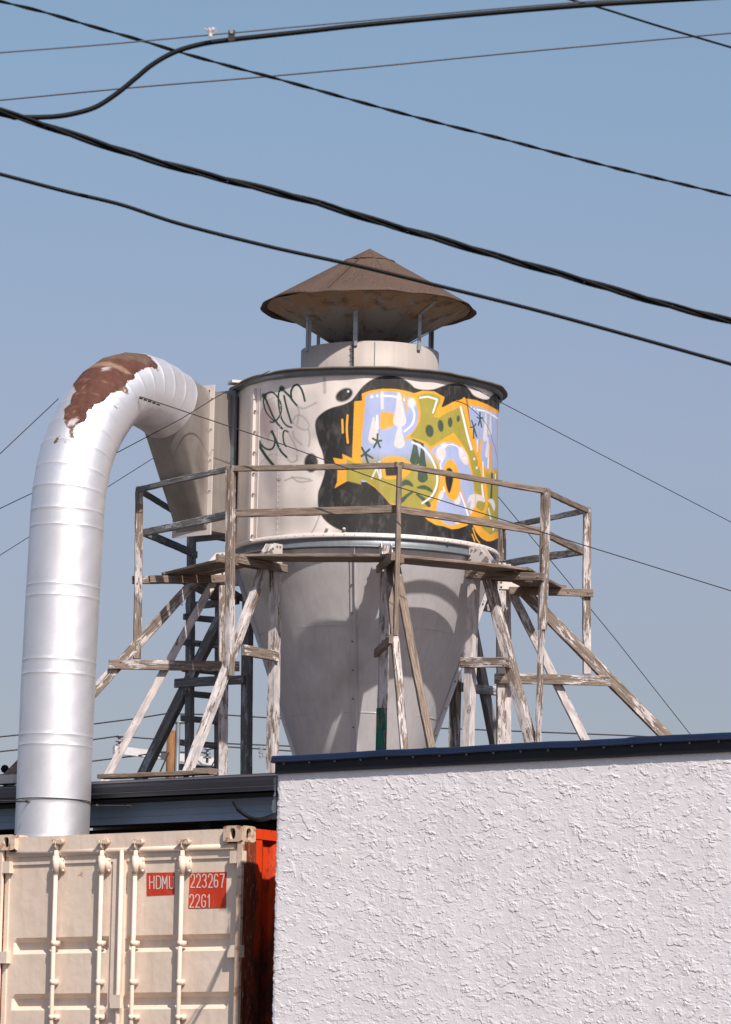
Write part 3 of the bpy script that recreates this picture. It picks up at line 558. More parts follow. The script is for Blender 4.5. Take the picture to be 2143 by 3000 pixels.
at = und.data.attributes.new('rim', 'FLOAT', 'POINT'); at.data.foreach_set('value', [(1, .72, .35, .1, 0, 0)[i % 6] for i in range(len(und.data.vertices))])
mb = MB()
for i in range(10):
    a = math.radians(-4+36*i); P0_ = lambda r, z: np.array([CX-.01+r*math.sin(a), CY-r*math.cos(a), z-.006])
    mb = MB(); mb.tube([P0_(1.15, Z_R+.0), P0_(.95, Z_R-.10), P0_(.7, Z_R-.24), P0_(.42, Z_R-.42)], .006, 5); mb.build('underside_seam', M_UNDER, cy)
for i in range(10):
    a = math.radians(13+36*i); P1_ = lambda r, z: np.array([CX-.025+r*math.sin(a), CY-r*math.cos(a), z+.008]); mb = MB()
    mb.tube([P1_(.30, Z_A-.172), P1_(.75, Z_A-.43), P1_(RC*.94, Z_R+.045)], .0045, 5); mb.build('cap_seam', M_CAP, cy)
mb = MB(); mb.tube([(CX-.025+.305*math.sin(t_), CY-.305*math.cos(t_), Z_A-.165) for t_ in np.linspace(0, 2*math.pi, 60)], .007, 5); mb.build('cap_top_seam', M_CAP, cy)
for a in (-63, -12, 44, 116, -132, 172):
    a = math.radians(a); mb = MB(); d = np.array([math.sin(a), -math.cos(a), 0]); t = np.array([math.cos(a), math.sin(a), 0])
    pb = np.array([CX, CY, 0])+d*.835; zt = Z_R-.155; mb.box(pb+UP*(Z_C1-.06+zt)/2, t, d, UP, .05, .012, zt-Z_C1+.06); mb.box(pb+t*.022-d*.02+UP*(Z_C1-.06+zt)/2, t, d, UP, .006, .045, zt-Z_C1+.06)
    a1 = pb+UP*zt; a2 = np.array([CX, CY, 0])+d*1.10+UP*(Z_R-.02); dd = a2-a1; L = np.linalg.norm(dd); mb.box((a1+a2)/2, t, np.cross(dd, t), dd, .05, .012, L)
    mb.dome(pb+d*.006+UP*(zt-.06), d, .010, .010); mb.dome(pb+d*.006+UP*(Z_C1+.08), d, .010, .010)
    mb.build('cap_strut', M_STRUT, cy)
mb = MB(); mb.tube([onDrum(1036, y, .84) for y in (1000, 1030, 1075)], .008, 5); mb.tube([onDrum(1031, y, .85) for y in (1003, 1072)], .005, 5)
for y in (1012, 1030, 1048): mb.tube([onDrum(1027, y, .85), onDrum(1037, y, .85)], .005, 5)
mb.build('strut_bracket', M_DARKM, cy)
# cone
zc0 = Z_BOT-.11; zc1 = zc(2148); rc0 = 1.53; rc1 = .85
sl_ = (rc0-rc1)/(zc0-zc1); zend = zc0-(rc0-.16)/sl_
def crad(z): return rc0-(zc0-z)*sl_
prof = [(crad(z)+(0.006 if abs(z-s) < .012 else 0), z) for z, s in []]
zs = sorted(list(np.linspace(zend, zc0, 60)), reverse=True)
coneo = lathe('cone', [(crad(z)+.004*math.sin(z*4), z) for z in zs], CX, CY, M_CONE, cy, 160, lambda a, j, r, z: (r+.004*math.sin(6*a+z*2), z))
lathe('cone_spigot', [(.16, zend+.01), (.16, zend-.7)], CX, CY, M_CONE, cy, 32)
for a in (-5.5, 84.5, 174.5, -95.5):
    a = math.radians(a); d = np.array([math.sin(a), -math.cos(a), 0]); t = np.array([math.cos(a), math.sin(a), 0]); o0 = np.array([CX, CY, 0])
    p = o0+d*(crad(zc0)+.012)+UP*(zc0-.01); q = o0+d*(crad(zend+.2)+.012)+UP*(zend+.2); dd = q-p; L = np.linalg.norm(dd); mb = MB()
    mb.box((p+q)/2, t, np.cross(dd, t), dd, .07, .012, L); mb.box((p+q)/2+t*.02+d*.015, t, np.cross(dd, t), dd, .008, .05, L)
    f = mb.build('cone_flange', M_CONE, cy)
    for i in range(10): bolt(p+dd*(i+.3)/12+d*.012-t*.018, d+UP*-.3, .011, .014, M_BOLT, f)
for zz_ in (zc(1834, 1.2), zc(2087, .9)):
    r = crad(zz_)+.001; n = 120
    mb = MB(); mb.tube([(CX+r*math.sin(2*math.pi*i/n), CY-r*math.cos(2*math.pi*i/n), zz_) for i in range(n+1)], .004, 4)
    mb.build('cone_seam', M_CONE, cy)

# ------------------------------------------------------------------ duct
DW = .47
Mc = np.array([CX, CY, 0])+(R0-DW/2)*G1
def ductpt(px, py): return vp(px, py, Mc, G2)
duct = thing('exhaust_duct', ductpt(150, 2480), 'silver duct pipe bending over into the drum, rusty brown patch on its elbow', 'duct pipe')
q1 = lambda x, y: (x/2.03, 980+y/2.03)
low = [(146, 2640), (152, 2460), (156.5, 2352), (163, 2190), (164.5, 2160), (172, 1982), (174, 1942), (184, 1757), (186, 1724)]
up_ = [q1(397, 1160), q1(402, 1065), q1(412, 945), q1(430, 838), q1(456, 722), q1(492, 625), q1(535, 535), q1(585, 455), q1(640, 385), q1(700, 340), q1(760, 322), q1(820, 325), q1(880, 345), q1(940, 378), q1(1005, 422)]
SP = [ductpt(*p) for p in low+up_]
PR = .42
def sweep_rings(SP, R):
    n = len(SP); rings = []; nv = 96; side = G1.copy()
    T = []
    for i in range(n):
        t = SP[min(i+1, n-1)]-SP[max(i-1, 0)]
        if 0 < i < n-1:
            a = SP[i]-SP[i-1]; b = SP[i+1]-SP[i]; t = a/np.linalg.norm(a)+b/np.linalg.norm(b)
        T.append(t/np.linalg.norm(t))
    ca = np.linspace(0, 2*np.pi, nv, endpoint=False)
    def ring(c, t, r):
        s = side-t*(side@t); s /= np.linalg.norm(s); u = np.cross(t, s)
        return c+r*(np.cos(ca)[:, None]*s+np.sin(ca)[:, None]*u)
    for i in range(n):
        if i > 0:
            L = np.linalg.norm(SP[i]-SP[i-1]); m = max(2, int(L/.02))
            for k in range(1, m):
                f = k/m
                if f*L < .024 or (1-f)*L < .024: continue
                # straight gore between mitre planes
                r0a = ring(SP[i-1], T[i-1], R); r1a = ring(SP[i], T[i], R); rings.append(r0a*(1-f)+r1a*f)
        for off, dr in ((-.008, 0), (-.003, .0014), (0, .0022), (.003, .0014), (.008, 0)):
            if (i == 0 and off < 0) or (i == n-1 and off > 0): continue
            a = (SP[i]-SP[i-1]) if off < 0 else (SP[i+1]-SP[i] if i < n-1 else T[i]); a = a/np.linalg.norm(a)
            rings.append(ring(SP[i], T[i], R+dr)+a*off)
    return np.array(rings), ring, T
RG, ringf, TT = sweep_rings(SP, PR)
rsn = np.random.RandomState(2)
cen = RG.mean(1, keepdims=True); Nr = RG-cen; Nr /= np.linalg.norm(Nr, axis=2, keepdims=True)
ii = np.arange(len(RG))[:, None]; jj = np.arange(96)[None, :]
RG = RG+Nr*(.0010*np.sin(ii*.13+jj*.31)+.0006*np.sin(ii*.41-jj*.5))[..., None]
pipe = gridmesh('duct_pipe', RG, M_PIPE, duct, closed_v=True); tag(pipe, 'silver painted pipe with seams, brown rust where the paint has peeled')
paint_attr(pipe, RG.reshape(-1, 3), Nr.reshape(-1, 3), rc)
# transition to the tall rectangular inlet
fn_t = vp(*q1(1250, 330), np.array([CX, CY, 0])+(R0-DW)*G1, G2); fn_b = vp(*q1(1238, 1163), np.array([CX, CY, 0])+(R0-DW)*G1, G2)
zt, zb = fn_t[2], fn_b[2]; sfl = (fn_t[:2]-Mc[:2])@G2[:2]
near = lambda s: np.array([CX, CY, 0])+(R0-DW)*G1+s*G2
far = lambda s: np.array([CX, CY, 0])+R0*G1+s*G2
e_c, e_t = SP[-1], TT[-1]; ring = ringf(e_c, e_t, PR)
# rectangle points matched to ring points by angle
s_ax = G1; rel = ring-e_c; ang = np.arctan2(rel@UP, rel@s_ax)
fc = Mc+sfl*G2; fc[2] = (zt+zb)/2; hw, hh = DW/2, (zt-zb)/2
rect = []
for a in ang:
    c_, s_ = math.cos(a), math.sin(a); k = min(1/max(abs(c_), 1e-6), 1/max(abs(s_), 1e-6)); x = c_*k; y = s_*k
    rect.append(fc+s_ax*hw*x+UP*hh*y)
rect = np.array(rect)
T_ = np.array([ring*(1-f)+rect*f for f in np.linspace(0, 1, 14)])
gridmesh('transition_hood', T_, M_TRANS, duct, closed_v=True, smooth=True)
def rectframe(mb, s, ext, th):
    a, b = near(s), far(s)
    for (p, q, w) in ((a, b, 0),):
        n_ = a-G1*ext; f_ = b+G1*ext
        mb.box((n_+a)/2+UP*(zt+zb)/2+0*UP, G1, G2, UP, ext, th, zt-zb+2*ext); mb.box((f_+b)/2+UP*(zt+zb)/2, G1, G2, UP, ext, th, zt-zb+2*ext)
        mb.box((a+b)/2+UP*(zt+ext/2), G1, G2, UP, DW, th, ext); mb.box((a+b)/2+UP*(zb-ext/2), G1, G2, UP, DW, th, ext)
mb = MB(); rectframe(mb, sfl+.012, .06, .02); fl = mb.build('inlet_flange', M_STRIP, duct)
for i in range(5): bolt(near(sfl)-G1*.035+UP*(zb+.1+i*(zt-zb-.2)/4), -G2, .012, .015, M_BOLT, fl)
mb = MB(); rectframe(mb, sfl+.42, .055, .05); fl = mb.build('inlet_flange', M_GALV, duct)
def boxduct(s0, s1, name, mat):
    n0, f0, n1, f1 = near(s0), far(s0), near(s1), far(s1)
    v = [p+UP*z for z in (zb, zt) for p in (n0, f0, f1, n1)]
    mk(name, v, [(0, 1, 2, 3), (7, 6, 5, 4), (0, 3, 7, 4), (1, 5, 6, 2), (0, 4, 5, 1), (3, 2, 6, 7)], mat, duct)
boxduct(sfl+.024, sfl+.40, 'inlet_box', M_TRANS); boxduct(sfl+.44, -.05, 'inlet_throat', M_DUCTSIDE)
# wire strap round the foot of the pipe
st = [ringf(ductpt(156.5, 2348), TT[2], PR+.010)]; mb = MB(); mb.tube(list(st[0])+[st[0][0]], .006, 5); mb.build('strap_wire', M_STRAND, duct)

# ------------------------------------------------------------------ wooden tower
def kd(k): a = math.radians(7.5+45*k); return np.array([math.sin(a), -math.cos(a), 0.])
C0 = np.array([CX, CY, 0.])
def on(k, px, py):
    return vp(px, py, C0, kd(k))
def onr(k, r, py):
    p = C0+kd(k)*r; p[2] = zat(p[0], p[1], py); return p
tw = thing('wooden_tower', C0+UP*zc(2262), 'weathered timber stand and octagonal railed walkway round the cone, white paint peeling', 'wooden tower')
nb = [0]
def beam(name, p, q, w, h, side, mat, parent=tw, ext=0.0, jit=.0022):
    """bar from p to q: w measured along `side`, h across it"""
    p = np.array(p, float); q = np.array(q, float); x = q-p; L0 = np.linalg.norm(x); x /= L0; p = p-x*ext; L = L0+ext
    y = np.array(side, float); y = y-x*(y@x); y /= np.linalg.norm(y); z = np.cross(x, y)
    nb[0] += 1; rs = np.random.RandomState(nb[0]); n = max(3, int(L/.12)); c = .006
    prof = [(-w/2+c, -h/2), (w/2-c, -h/2), (w/2, -h/2+c), (w/2, h/2-c), (w/2-c, h/2), (-w/2+c, h/2), (-w/2, h/2-c), (-w/2, -h/2+c)]
    bow = (rs.rand(2)-.5)*.008*L; P = []
    for i in range(n+1):
        f = i/n; b = bow*math.sin(math.pi*f)
        for (a_, b_) in prof:
            j_ = (rs.rand(2)-.5)*jit*2; P.append((f*L, a_+j_[0]+b[0], b_+j_[1]+b[1]))
    F_ = [(i*8+j, i*8+(j+1) % 8, (i+1)*8+(j+1) % 8, (i+1)*8+j) for i in range(n) for j in range(8)]+[tuple(range(8))[::-1], tuple(range(n*8, n*8+8))]
    M = Matrix(((x[0], y[0], z[0], p[0]), (x[1], y[1], z[1], p[1]), (x[2], y[2], z[2], p[2]), (0, 0, 0, 1)))
    return mk(name, P, F_, mat, parent, False, M)
def tang(k): d = kd(k); return np.array([-d[1], d[0], 0])
ZROOF = None
# shed eave line first, so that feet stand on the roof
EAVE = None
gut_s = -3.42   # gutter face, measured from the cyclone axis along G2
def eavept(px): # point of eave line plane (vertical, along G1)
    return C0+G2*gut_s
pe = vp(812, 2262, eavept(0), G1); Z_EAVE = pe[2]
SLOPE = .055
def zroof(p): return Z_EAVE+.02+SLOPE*max(0, ((np.array(p[:2])-C0[:2])@G2[:2])-gut_s)
def down(p, q):  # prolong p->q until it stands on the roof
    p = np.array(p); q = np.array(q); d = q-p
    for t in np.linspace(.3, 3, 541):
        x = p+d*t
        if x[2] <= zroof(x): return x
    return q
# vertical legs
leg_r = 1.70
L = {-2: (on(-2, 655, 1640), on(-2, 652.6, 2255)), -3: (on(-3, 730, 1640), on(-3, 723, 2255)), -1: (on(-1, 808, 1600), on(-1, 798, 2245)), 0: (onr(0, 1.72, 1600), onr(0, 1.68, 2190)),
     1: (on(1, 1394, 1610), on(1, 1374, 2170)), 2: (on(2, 1468, 1650), on(2, 1469, 2170)), 3: (on(3, 1340, 1700), on(3, 1331, 2180)), 4: (onr(4, 1.7, 1700), onr(4, 1.7, 2180))}
mats = {-2: W_PAINT, -3: W_DARK, -1: W_PAINT, 0: W_PAINT, 1: W_FULL, 2: W_PAINT, 3: W_MID, 4: W_MID}
for k, (p, q) in L.items(): beam('leg', down(p, q), p, .108, .108, tang(k), mats[k])
beam('leg', down(*[v-tang(2)*.0+kd(2)*.0+G2*.12 for v in L[2]]), L[2][0]+G2*.12, .05, .09, tang(2), W_FULL)
g0, g1 = onr(0, 1.70, 2075), onr(0, 1.69, 2240); beam('leg_paint_patch', g1, g0, .112, .112, tang(0), W_GREEN, jit=.001)['label'] = 'green painted lower end of the front leg'
# rakers: (top, foot)
def raker(k, p, q, w, h, m, flip=False): return beam('raker', down(p, q), p, w, h, tang(k), m)
raker(-2, on(-2, 645, 1672), on(-2, 322, 2262), .05, .095, W_FULL)
raker(-2, on(-2, 585, 1688), on(-2, 280, 2020)+0*UP, .10, .12, W_MID)
raker(-3, on(-3, 668, 1770), on(-3, 424, 2262), .09, .13, W_DARK)
raker(-1, on(-1, 797, 1600)+0*UP, vp(552, 2258, C0+G2*(gut_s+.35), G1), .09, .10, W_PAINT)
raker(0, onr(0, 1.95, 1650), atY(1184, 2195, 51.35), .085, .085, W_MID)
raker(0, atY(1158, 1640, 52.0), atY(1264, 2186, 51.0), .085, .085, W_BARE)
raker(1, on(1, 1430, 1690), on(1, 1556, 2172), .10, .12, W_MID)
raker(2, on(2, 1500, 1735), on(2, 1712, 2163), .06, .10, W_PAINT)
raker(2, on(2, 1530, 1728), on(2, 1945, 2150), .10, .13, W_MID)
raker(3, on(3, 1378, 1800), on(3, 1450, 2172), .09, .12, W_DARK)
raker(4, onr(4, 1.8, 1760), onr(4, 3.1, 2200), .09, .1, W_DARK)
# joists carrying the walkway
JO = {-2: (on(-2, 389, 1697), on(-2, 668, 1698)), -1: (on(-1, 650, 1634), on(-1, 826, 1668)), 0: (onr(0, 2.86, 1630), onr(0, 1.6, 1668)), 1: (on(1, 1603, 1692), on(1, 1377, 1686)), 2: (on(2, 1735, 1740), on(2, 1490, 1732)),
      -3: (on(-3, 538, 1775), on(-3, 690, 1758)), 3: (on(3, 1480, 1790), on(3, 1360, 1775)), 4: (onr(4, 2.8, 1800), onr(4, 1.6, 1780))}
for k, (p, q) in JO.items():
    s = .065 if k in (0, 1, -1, -2, 2) else .06
    o_ = tang(k)*(-1 if tang(k)[1] > 0 else 1)
    for f_ in (.06, .3, .85):
        c_ = np.array(p)*(1-f_)+np.array(q)*f_+o_*(s+.024); bolt(c_, o_, .010, .010, M_BOLT, tw)
    beam('joist', np.array(p)-tang(k)*s, np.array(q)-tang(k)*s, .045, .09, tang(k), W_BARE if k not in (-3, 3, 4) else W_DARK)
    if k in (-1, 0, 1, -2): beam('joist', np.array(p)+tang(k)*s+kd(k)*-.2, np.array(q)+tang(k)*s, .045, .09, tang(k), W_BARE)
# rail posts
RP = {-2: (on(-2, 408.5, 1440), on(-2, 402, 1930)), -1: (on(-1, 677, 1378), on(-1, 673, 1980)), 0: (onr(0, 2.74, 1368), onr(0, 2.72, 1862)), 1: (on(1, 1599, 1444), on(1, 1589, 1845)), 2: (on(2, 1721, 1500), on(2, 1720, 1975)),
      3: (on(3, 1471, 1551), on(3, 1469, 1800)), -3: (on(-3, 563, 1535), on(-3, 556, 2255)), 4: (onr(4, 2.7, 1560), onr(4, 2.7, 1800))}
for k, (p, q) in RP.items():
    if k == -3: q = down(p, q)
    beam('rail_post', q, p, .085 if k != 0 else .055, .09, tang(k), {-2: W_MID, -1: W_MID, 0: W_BARE, 1: W_MID, 2: W_PAINT, 3: W_MID, -3: W_DARK, 4: W_DARK}[k])
beam('rail_post', down(on(1, 1592, 1700), on(1, 1578, 2163)), on(1, 1602, 1600)-tang(1)*.02, .08, .045, tang(1), W_MID)
# lower ties
for k, p, q, h, m in ((-2, on(-2, 318, 1948), on(-2, 700, 1954), .115, W_MID), (-3, on(-3, 525, 2004), on(-3, 727, 1993), .11, W_DARK), (-1, on(-1, 700, 1905), on(-1, 800, 1925), .12, W_MID), (0, onr(0, 1.62, 1915), onr(0, 2.85, 1872), .10, W_BARE),
                     (1, on(1, 1362, 1943), on(1, 1506, 1943), .12, W_MID), (2, on(2, 1447, 1990), on(2, 1785, 1997), .12, W_MID), (3, on(3, 1333, 2013), on(3, 1450, 2027), .11, W_DARK)):
    off = tang(k)*.07; off = off if off[1] < 0 else -off
    tie_ = beam('tie', p+off, q+off, .045, h, tang(k), m)
    o_ = off/np.linalg.norm(off); u_ = (q-p)/np.linalg.norm(q-p)
    for f_ in (.07, .93):
        for dz_ in (-.025, .028): bolt(p+(q-p)*f_+off+o_*.022+UP*dz_+u_*dz_, o_, .010, .010, M_BOLT, tie_)
# walkway: rows of planks between joists
DK = {k: (JO[k][0][2]+.05) for k in JO}
def deckpt(k, r):
    p = C0+kd(k)*r; z0, z1 = JO[k][0][2], JO[k][1][2]; p[2] = .5*(z0+z1)+.066; return p
for k in range(-3, 5):
    k2 = k+1 if k < 4 else -3
    for r in (2.30, 2.13, 1.96):
        a, b = deckpt(k, r), deckpt(k2, r); d = b-a; d /= np.linalg.norm(d); e = .10 if r > 2.2 else .02
        beam('plank', a-d*e, b+d*e*.5, .15, .036, kd(k)+kd(k2), W_BARE if k not in (-3, 3, 4) else W_DARK)
# rails
def rail(k, k2, a, b, w, h, m):
    side = kd(k)+kd(k2); beam('rail', a, b, w, h, side, m)
TR = {k: RP[k][0]+UP*.02 for k in RP}; TR[0] = TR[0]
order = [-3, -2, -1, 0, 1, 2, 3, 4]
for i, k in enumerate(order):
    k2 = order[(i+1) % 8]
    if k == 4: continue
    a, b = TR[k].copy(), TR[k2].copy(); d = (b-a)/np.linalg.norm(b-a); rail(k, k2, a-d*.05, b+d*.05, .045, .066, W_BARE if k in (-1, 0, 1) else W_DARK)
MR = {-2: (430, 1556), -1: (668, 1506), 0: None, 1: (1597, 1558), 2: (1712, 1612), 3: (1471, 1657), -3: (563, 1626)}
mp_ = {k: (on(k, *v) if v else None) for k, v in MR.items()}; mp_[0] = onr(0, 2.70, 1489); mp_[-1] = on(-1, 677, 1502)
mp_[-2] = on(-2, 408, 1560); mp_[1] = on(1, 1598, 1556); mp_[2] = on(2, 1720, 1616)
for k, k2 in ((-3, -2), (-2, -1), (-1, 0), (0, 1), (1, 2), (2, 3)):
    d = mp_[k2]-mp_[k]; d /= np.linalg.norm(d); inn = -(kd(k)+kd(k2))*.03
    rail(k, k2, mp_[k]+d*.02+inn, mp_[k2]-d*.02+inn+(UP*.0), .045, .088, W_BARE if k in (-1, 0, 1) else W_DARK)
# gusset plates with bolts
def gusset(k, poly, sides=(1, -1)):
    t = tang(k)
    for s in sides:
        mb = MB(); off = t*s*.052; mb.prism([p+off for p in poly], t*s*.012); gp_ = mb.build('gusset_plate', M_STRIP, tw)
        if (t*s)[1] > 0.02: continue
        c = sum(poly)/len(poly)
        for i in range(len(poly)):
            for f in (.15, .6):
                p = poly[i]*(1-f)+poly[(i+1) % len(poly)]*f; p = p+(c-p)*.16; bolt(p+off+t*s*.012, t*s, .014, .018, M_BOLT, gp_)
gusset(-2, [on(-2, 632, 1622), on(-2, 668, 1620), on(-2, 668, 1686), on(-2, 574, 1686)])
for k in (-1, 0, 1, 3, -3, 4):
    top = L[k][0]; gusset(k, [top+UP*.02-kd(k)*.05, top+UP*.02+kd(k)*.10, top-UP*.27+kd(k)*.34, top-UP*.30+kd(k)*.3, top-UP*.30-kd(k)*.05])
gusset(2, [on(2, 1461, 1692), on(2, 1487, 1690), on(2, 1540, 1721), on(2, 1540, 1728), on(2, 1461, 1728)])
# ladder on the far left side
la = RP[-3]; lad0 = down(*la); lt = np.array([.80, .60, 0.]); lw = .42
lad = beam('ladder_rail', down(la[0]+lt*lw-UP*.4, la[1]+lt*lw), la[0]+lt*lw-UP*.45, .06, .09, lt, W_DARK)
for (xa, ya) in ((536, 1806), (538, 1880), (545, 1958), (531, 2029), (531, 2103), (531, 2174), (540, 2245)):
    z = zat(la[0][0], la[0][1], ya+4); p = np.array([la[0][0], la[0][1], z]); beam('ladder_rung', p-lt*.08-np.array([0, .06, 0]), p+lt*(lw+.05)-np.array([0, .06, 0]), .04, .075, (-.6, .8, 0), W_DARK)
# sill boards under the feet
f0 = vp(298, 2276, C0+G2*(gut_s+.2), G1); f1 = vp(625, 2262, C0+G2*(gut_s+.2), G1); beam('sill', f0, f1, .15, .05, G2, W_BARE)
beam('sill', vp(560, 2259, C0+G2*(gut_s+.45), G1), vp(628, 2256, C0+G2*(gut_s+.45), G1), .15, .04, G2, W_BARE)
# foot of the outer raker at the far left
pf = on(-2, 40, 2262); beam('foot_block', pf+np.array([-.12, -.1, -.12]), pf+np.array([.16, 0, .20]), .1, .09, (0, 1, 0), W_BARE)

# ------------------------------------------------------------------ shed with gutter behind the container
shed = thing('shed', C0+G2*(gut_s+4)+UP*0, 'long low shed with grey gutter and blue grey siding under the wooden tower', 'shed')
def along(a, b, z, s): return C0+G2*s+G1*a+UP*z
SL0, SL1 = -9.0, 9.0
def slab(mb, s0, s1, z0, z1, a0=SL0, a1=SL1): mb.box(C0+G2*(s0+s1)/2+G1*(a0+a1)/2+UP*(z0+z1)/2, G1, G2, UP, a1-a0, s1-s0, z1-z0)
zr = Z_EAVE
mb = MB(); P = [C0+G2*s+G1*a+UP*z for a in (SL0, SL1) for (s, z) in ((gut_s+.04, zr+.0), (gut_s+9, zr+.5), (gut_s+9, zr+.45), (gut_s+.04, zr-.035))]
mb.add(P, [(0, 1, 2, 3), (7, 6, 5, 4), (0, 4, 5, 1), (1, 5, 6, 2), (2, 6, 7, 3), (3, 7, 4, 0)]); mb.build('roof', M_SHINGLE, shed)
mb = MB(); gprof = [(0, 0), (-.018, .002), (-.02, -.018), (-.005, -.03), (.0, -.06), (.03, -.10), (.04, -.115), (.11, -.115), (.11, -.10), (.05, -.10), (.015, -.05), (.01, -.01)]
sag = lambda a: -.02*math.sin((a-SL0)/(SL1-SL0)*3.14*3)*.4
na = 40; PP = [[C0+G2*(gut_s-.05+x)+G1*(SL0+(SL1-SL0)*i/na)+UP*(zr-.03+z+sag(SL0+(SL1-SL0)*i/na)) for (x, z) in gprof] for i in range(na+1)]
gridmesh('gutter', np.array(PP), M_GUTTER, shed, closed_v=True, smooth=False)
mb = MB(); slab(mb, gut_s+.07, gut_s+.10, zr-.19, zr-.04); mb.build('fascia_board', M_GUTTER, shed)
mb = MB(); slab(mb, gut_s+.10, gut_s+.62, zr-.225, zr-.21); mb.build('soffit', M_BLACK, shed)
for i in range(3):
    mb = MB(); slab(mb, gut_s+.42+.006*i, gut_s+.45, zr-.30-.08*i, zr-.222-.08*i); mb.build('siding_board', M_SIDING, shed)
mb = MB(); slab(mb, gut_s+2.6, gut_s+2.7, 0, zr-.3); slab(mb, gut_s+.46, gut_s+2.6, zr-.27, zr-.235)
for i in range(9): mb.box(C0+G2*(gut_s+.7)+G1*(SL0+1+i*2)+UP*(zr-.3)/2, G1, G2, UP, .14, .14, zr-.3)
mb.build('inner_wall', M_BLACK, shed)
mb = MB(); slab(mb, gut_s+8.8, gut_s+8.9, 0, zr+.4); slab(mb, gut_s+2.7, gut_s+8.8, 0, zr+.2, SL0, SL0+.1); slab(mb, gut_s+2.7, gut_s+8.8, 0, zr+.2, SL1-.1, SL1); mb.build('rear_walls', M_WHITEWALL, shed)
mb = MB(); pv = vp(15, 2253, C0+G2*(gut_s+.4), G1); mb.dome(pv, (0, -1, .2), .05, .05); mb.cyl(pv, pv-UP*.25, .012); mb.build('roof_knob', M_RUBBER, shed)  # small round black knob on a thin stem, not a light source
mb = MB(); pv = vp(26, 2285, C0+G2*(gut_s+.3), G1); mb.box(pv, G1, G2, UP, .35, .2, .10); mb.build('roof_flashing', M_STRIP, shed)

# ------------------------------------------------------------------ shipping container
K0 = atY(709.6, 2417, 33.8); ZT = 2.591; K0[2] = 0
FN = -G2  # outward normal of the door end
def face(s, z, d=0.0): return K0+G1*s+UP*z+FN*d
def fpx(px, py, d=0.0):
    P = K0+FN*d; p = vp(px, py, P, G1); return (p-P)@G1, p[2]
con = thing('shipping_container', K0+G1*1.219+G2*3.03, 'cream and orange steel shipping container with rusty corners and locking bars', 'shipping container')
CW, CL = 2.438, 6.058
def fbox(mb, s0, s1, z0, z1, d0, d1): mb.box(face((s0+s1)/2, (z0+z1)/2, (d0+d1)/2), G1, FN, UP, abs(s1-s0), abs(d1-d0), abs(z1-z0))
# doors with horizontal pressed ribs
def door(s0, s1, name):
    zt_ = 2.36; zb_ = .13; pit = .425; rec = .125; dep = -.046
    zl = [zt_]; z = fpx(300, 2741)[1]; prof = [(zt_, 0)]
    while z > zb_+.2:
        prof += [(z, 0), (z-.035, dep), (z-rec+.035, dep), (z-rec, 0)]; z -= pit
    prof.append((zb_, 0)); n = len(prof); P = []; F_ = []
    m_ = .055; cols = (s0, s0+m_, s0+m_+.035, s1-m_-.035, s1-m_, s1)
    for s_i, s in enumerate(cols):
        for (z, d) in prof:
            P.append(face(s, z, -.062+(d if 2 <= s_i <= 3 else 0)))
    F_ = [(i*n+j, i*n+j+1, (i+1)*n+j+1, (i+1)*n+j) for i in range(5) for j in range(n-1)]
    return mk(name, P, F_, M_CREAM, con)
sL = lambda px, py=2640: fpx(px, py)[0]
s_mid = sL(332); d1 = door(.085, s_mid-.012, 'door'); d2 = door(s_mid+.03, CW-.085, 'door')
mb = MB(); fbox(mb, s_mid-.075, s_mid+.05, .13, 2.36, -.061, -.046); mb.build('door_overlap', M_CREAM, d1)
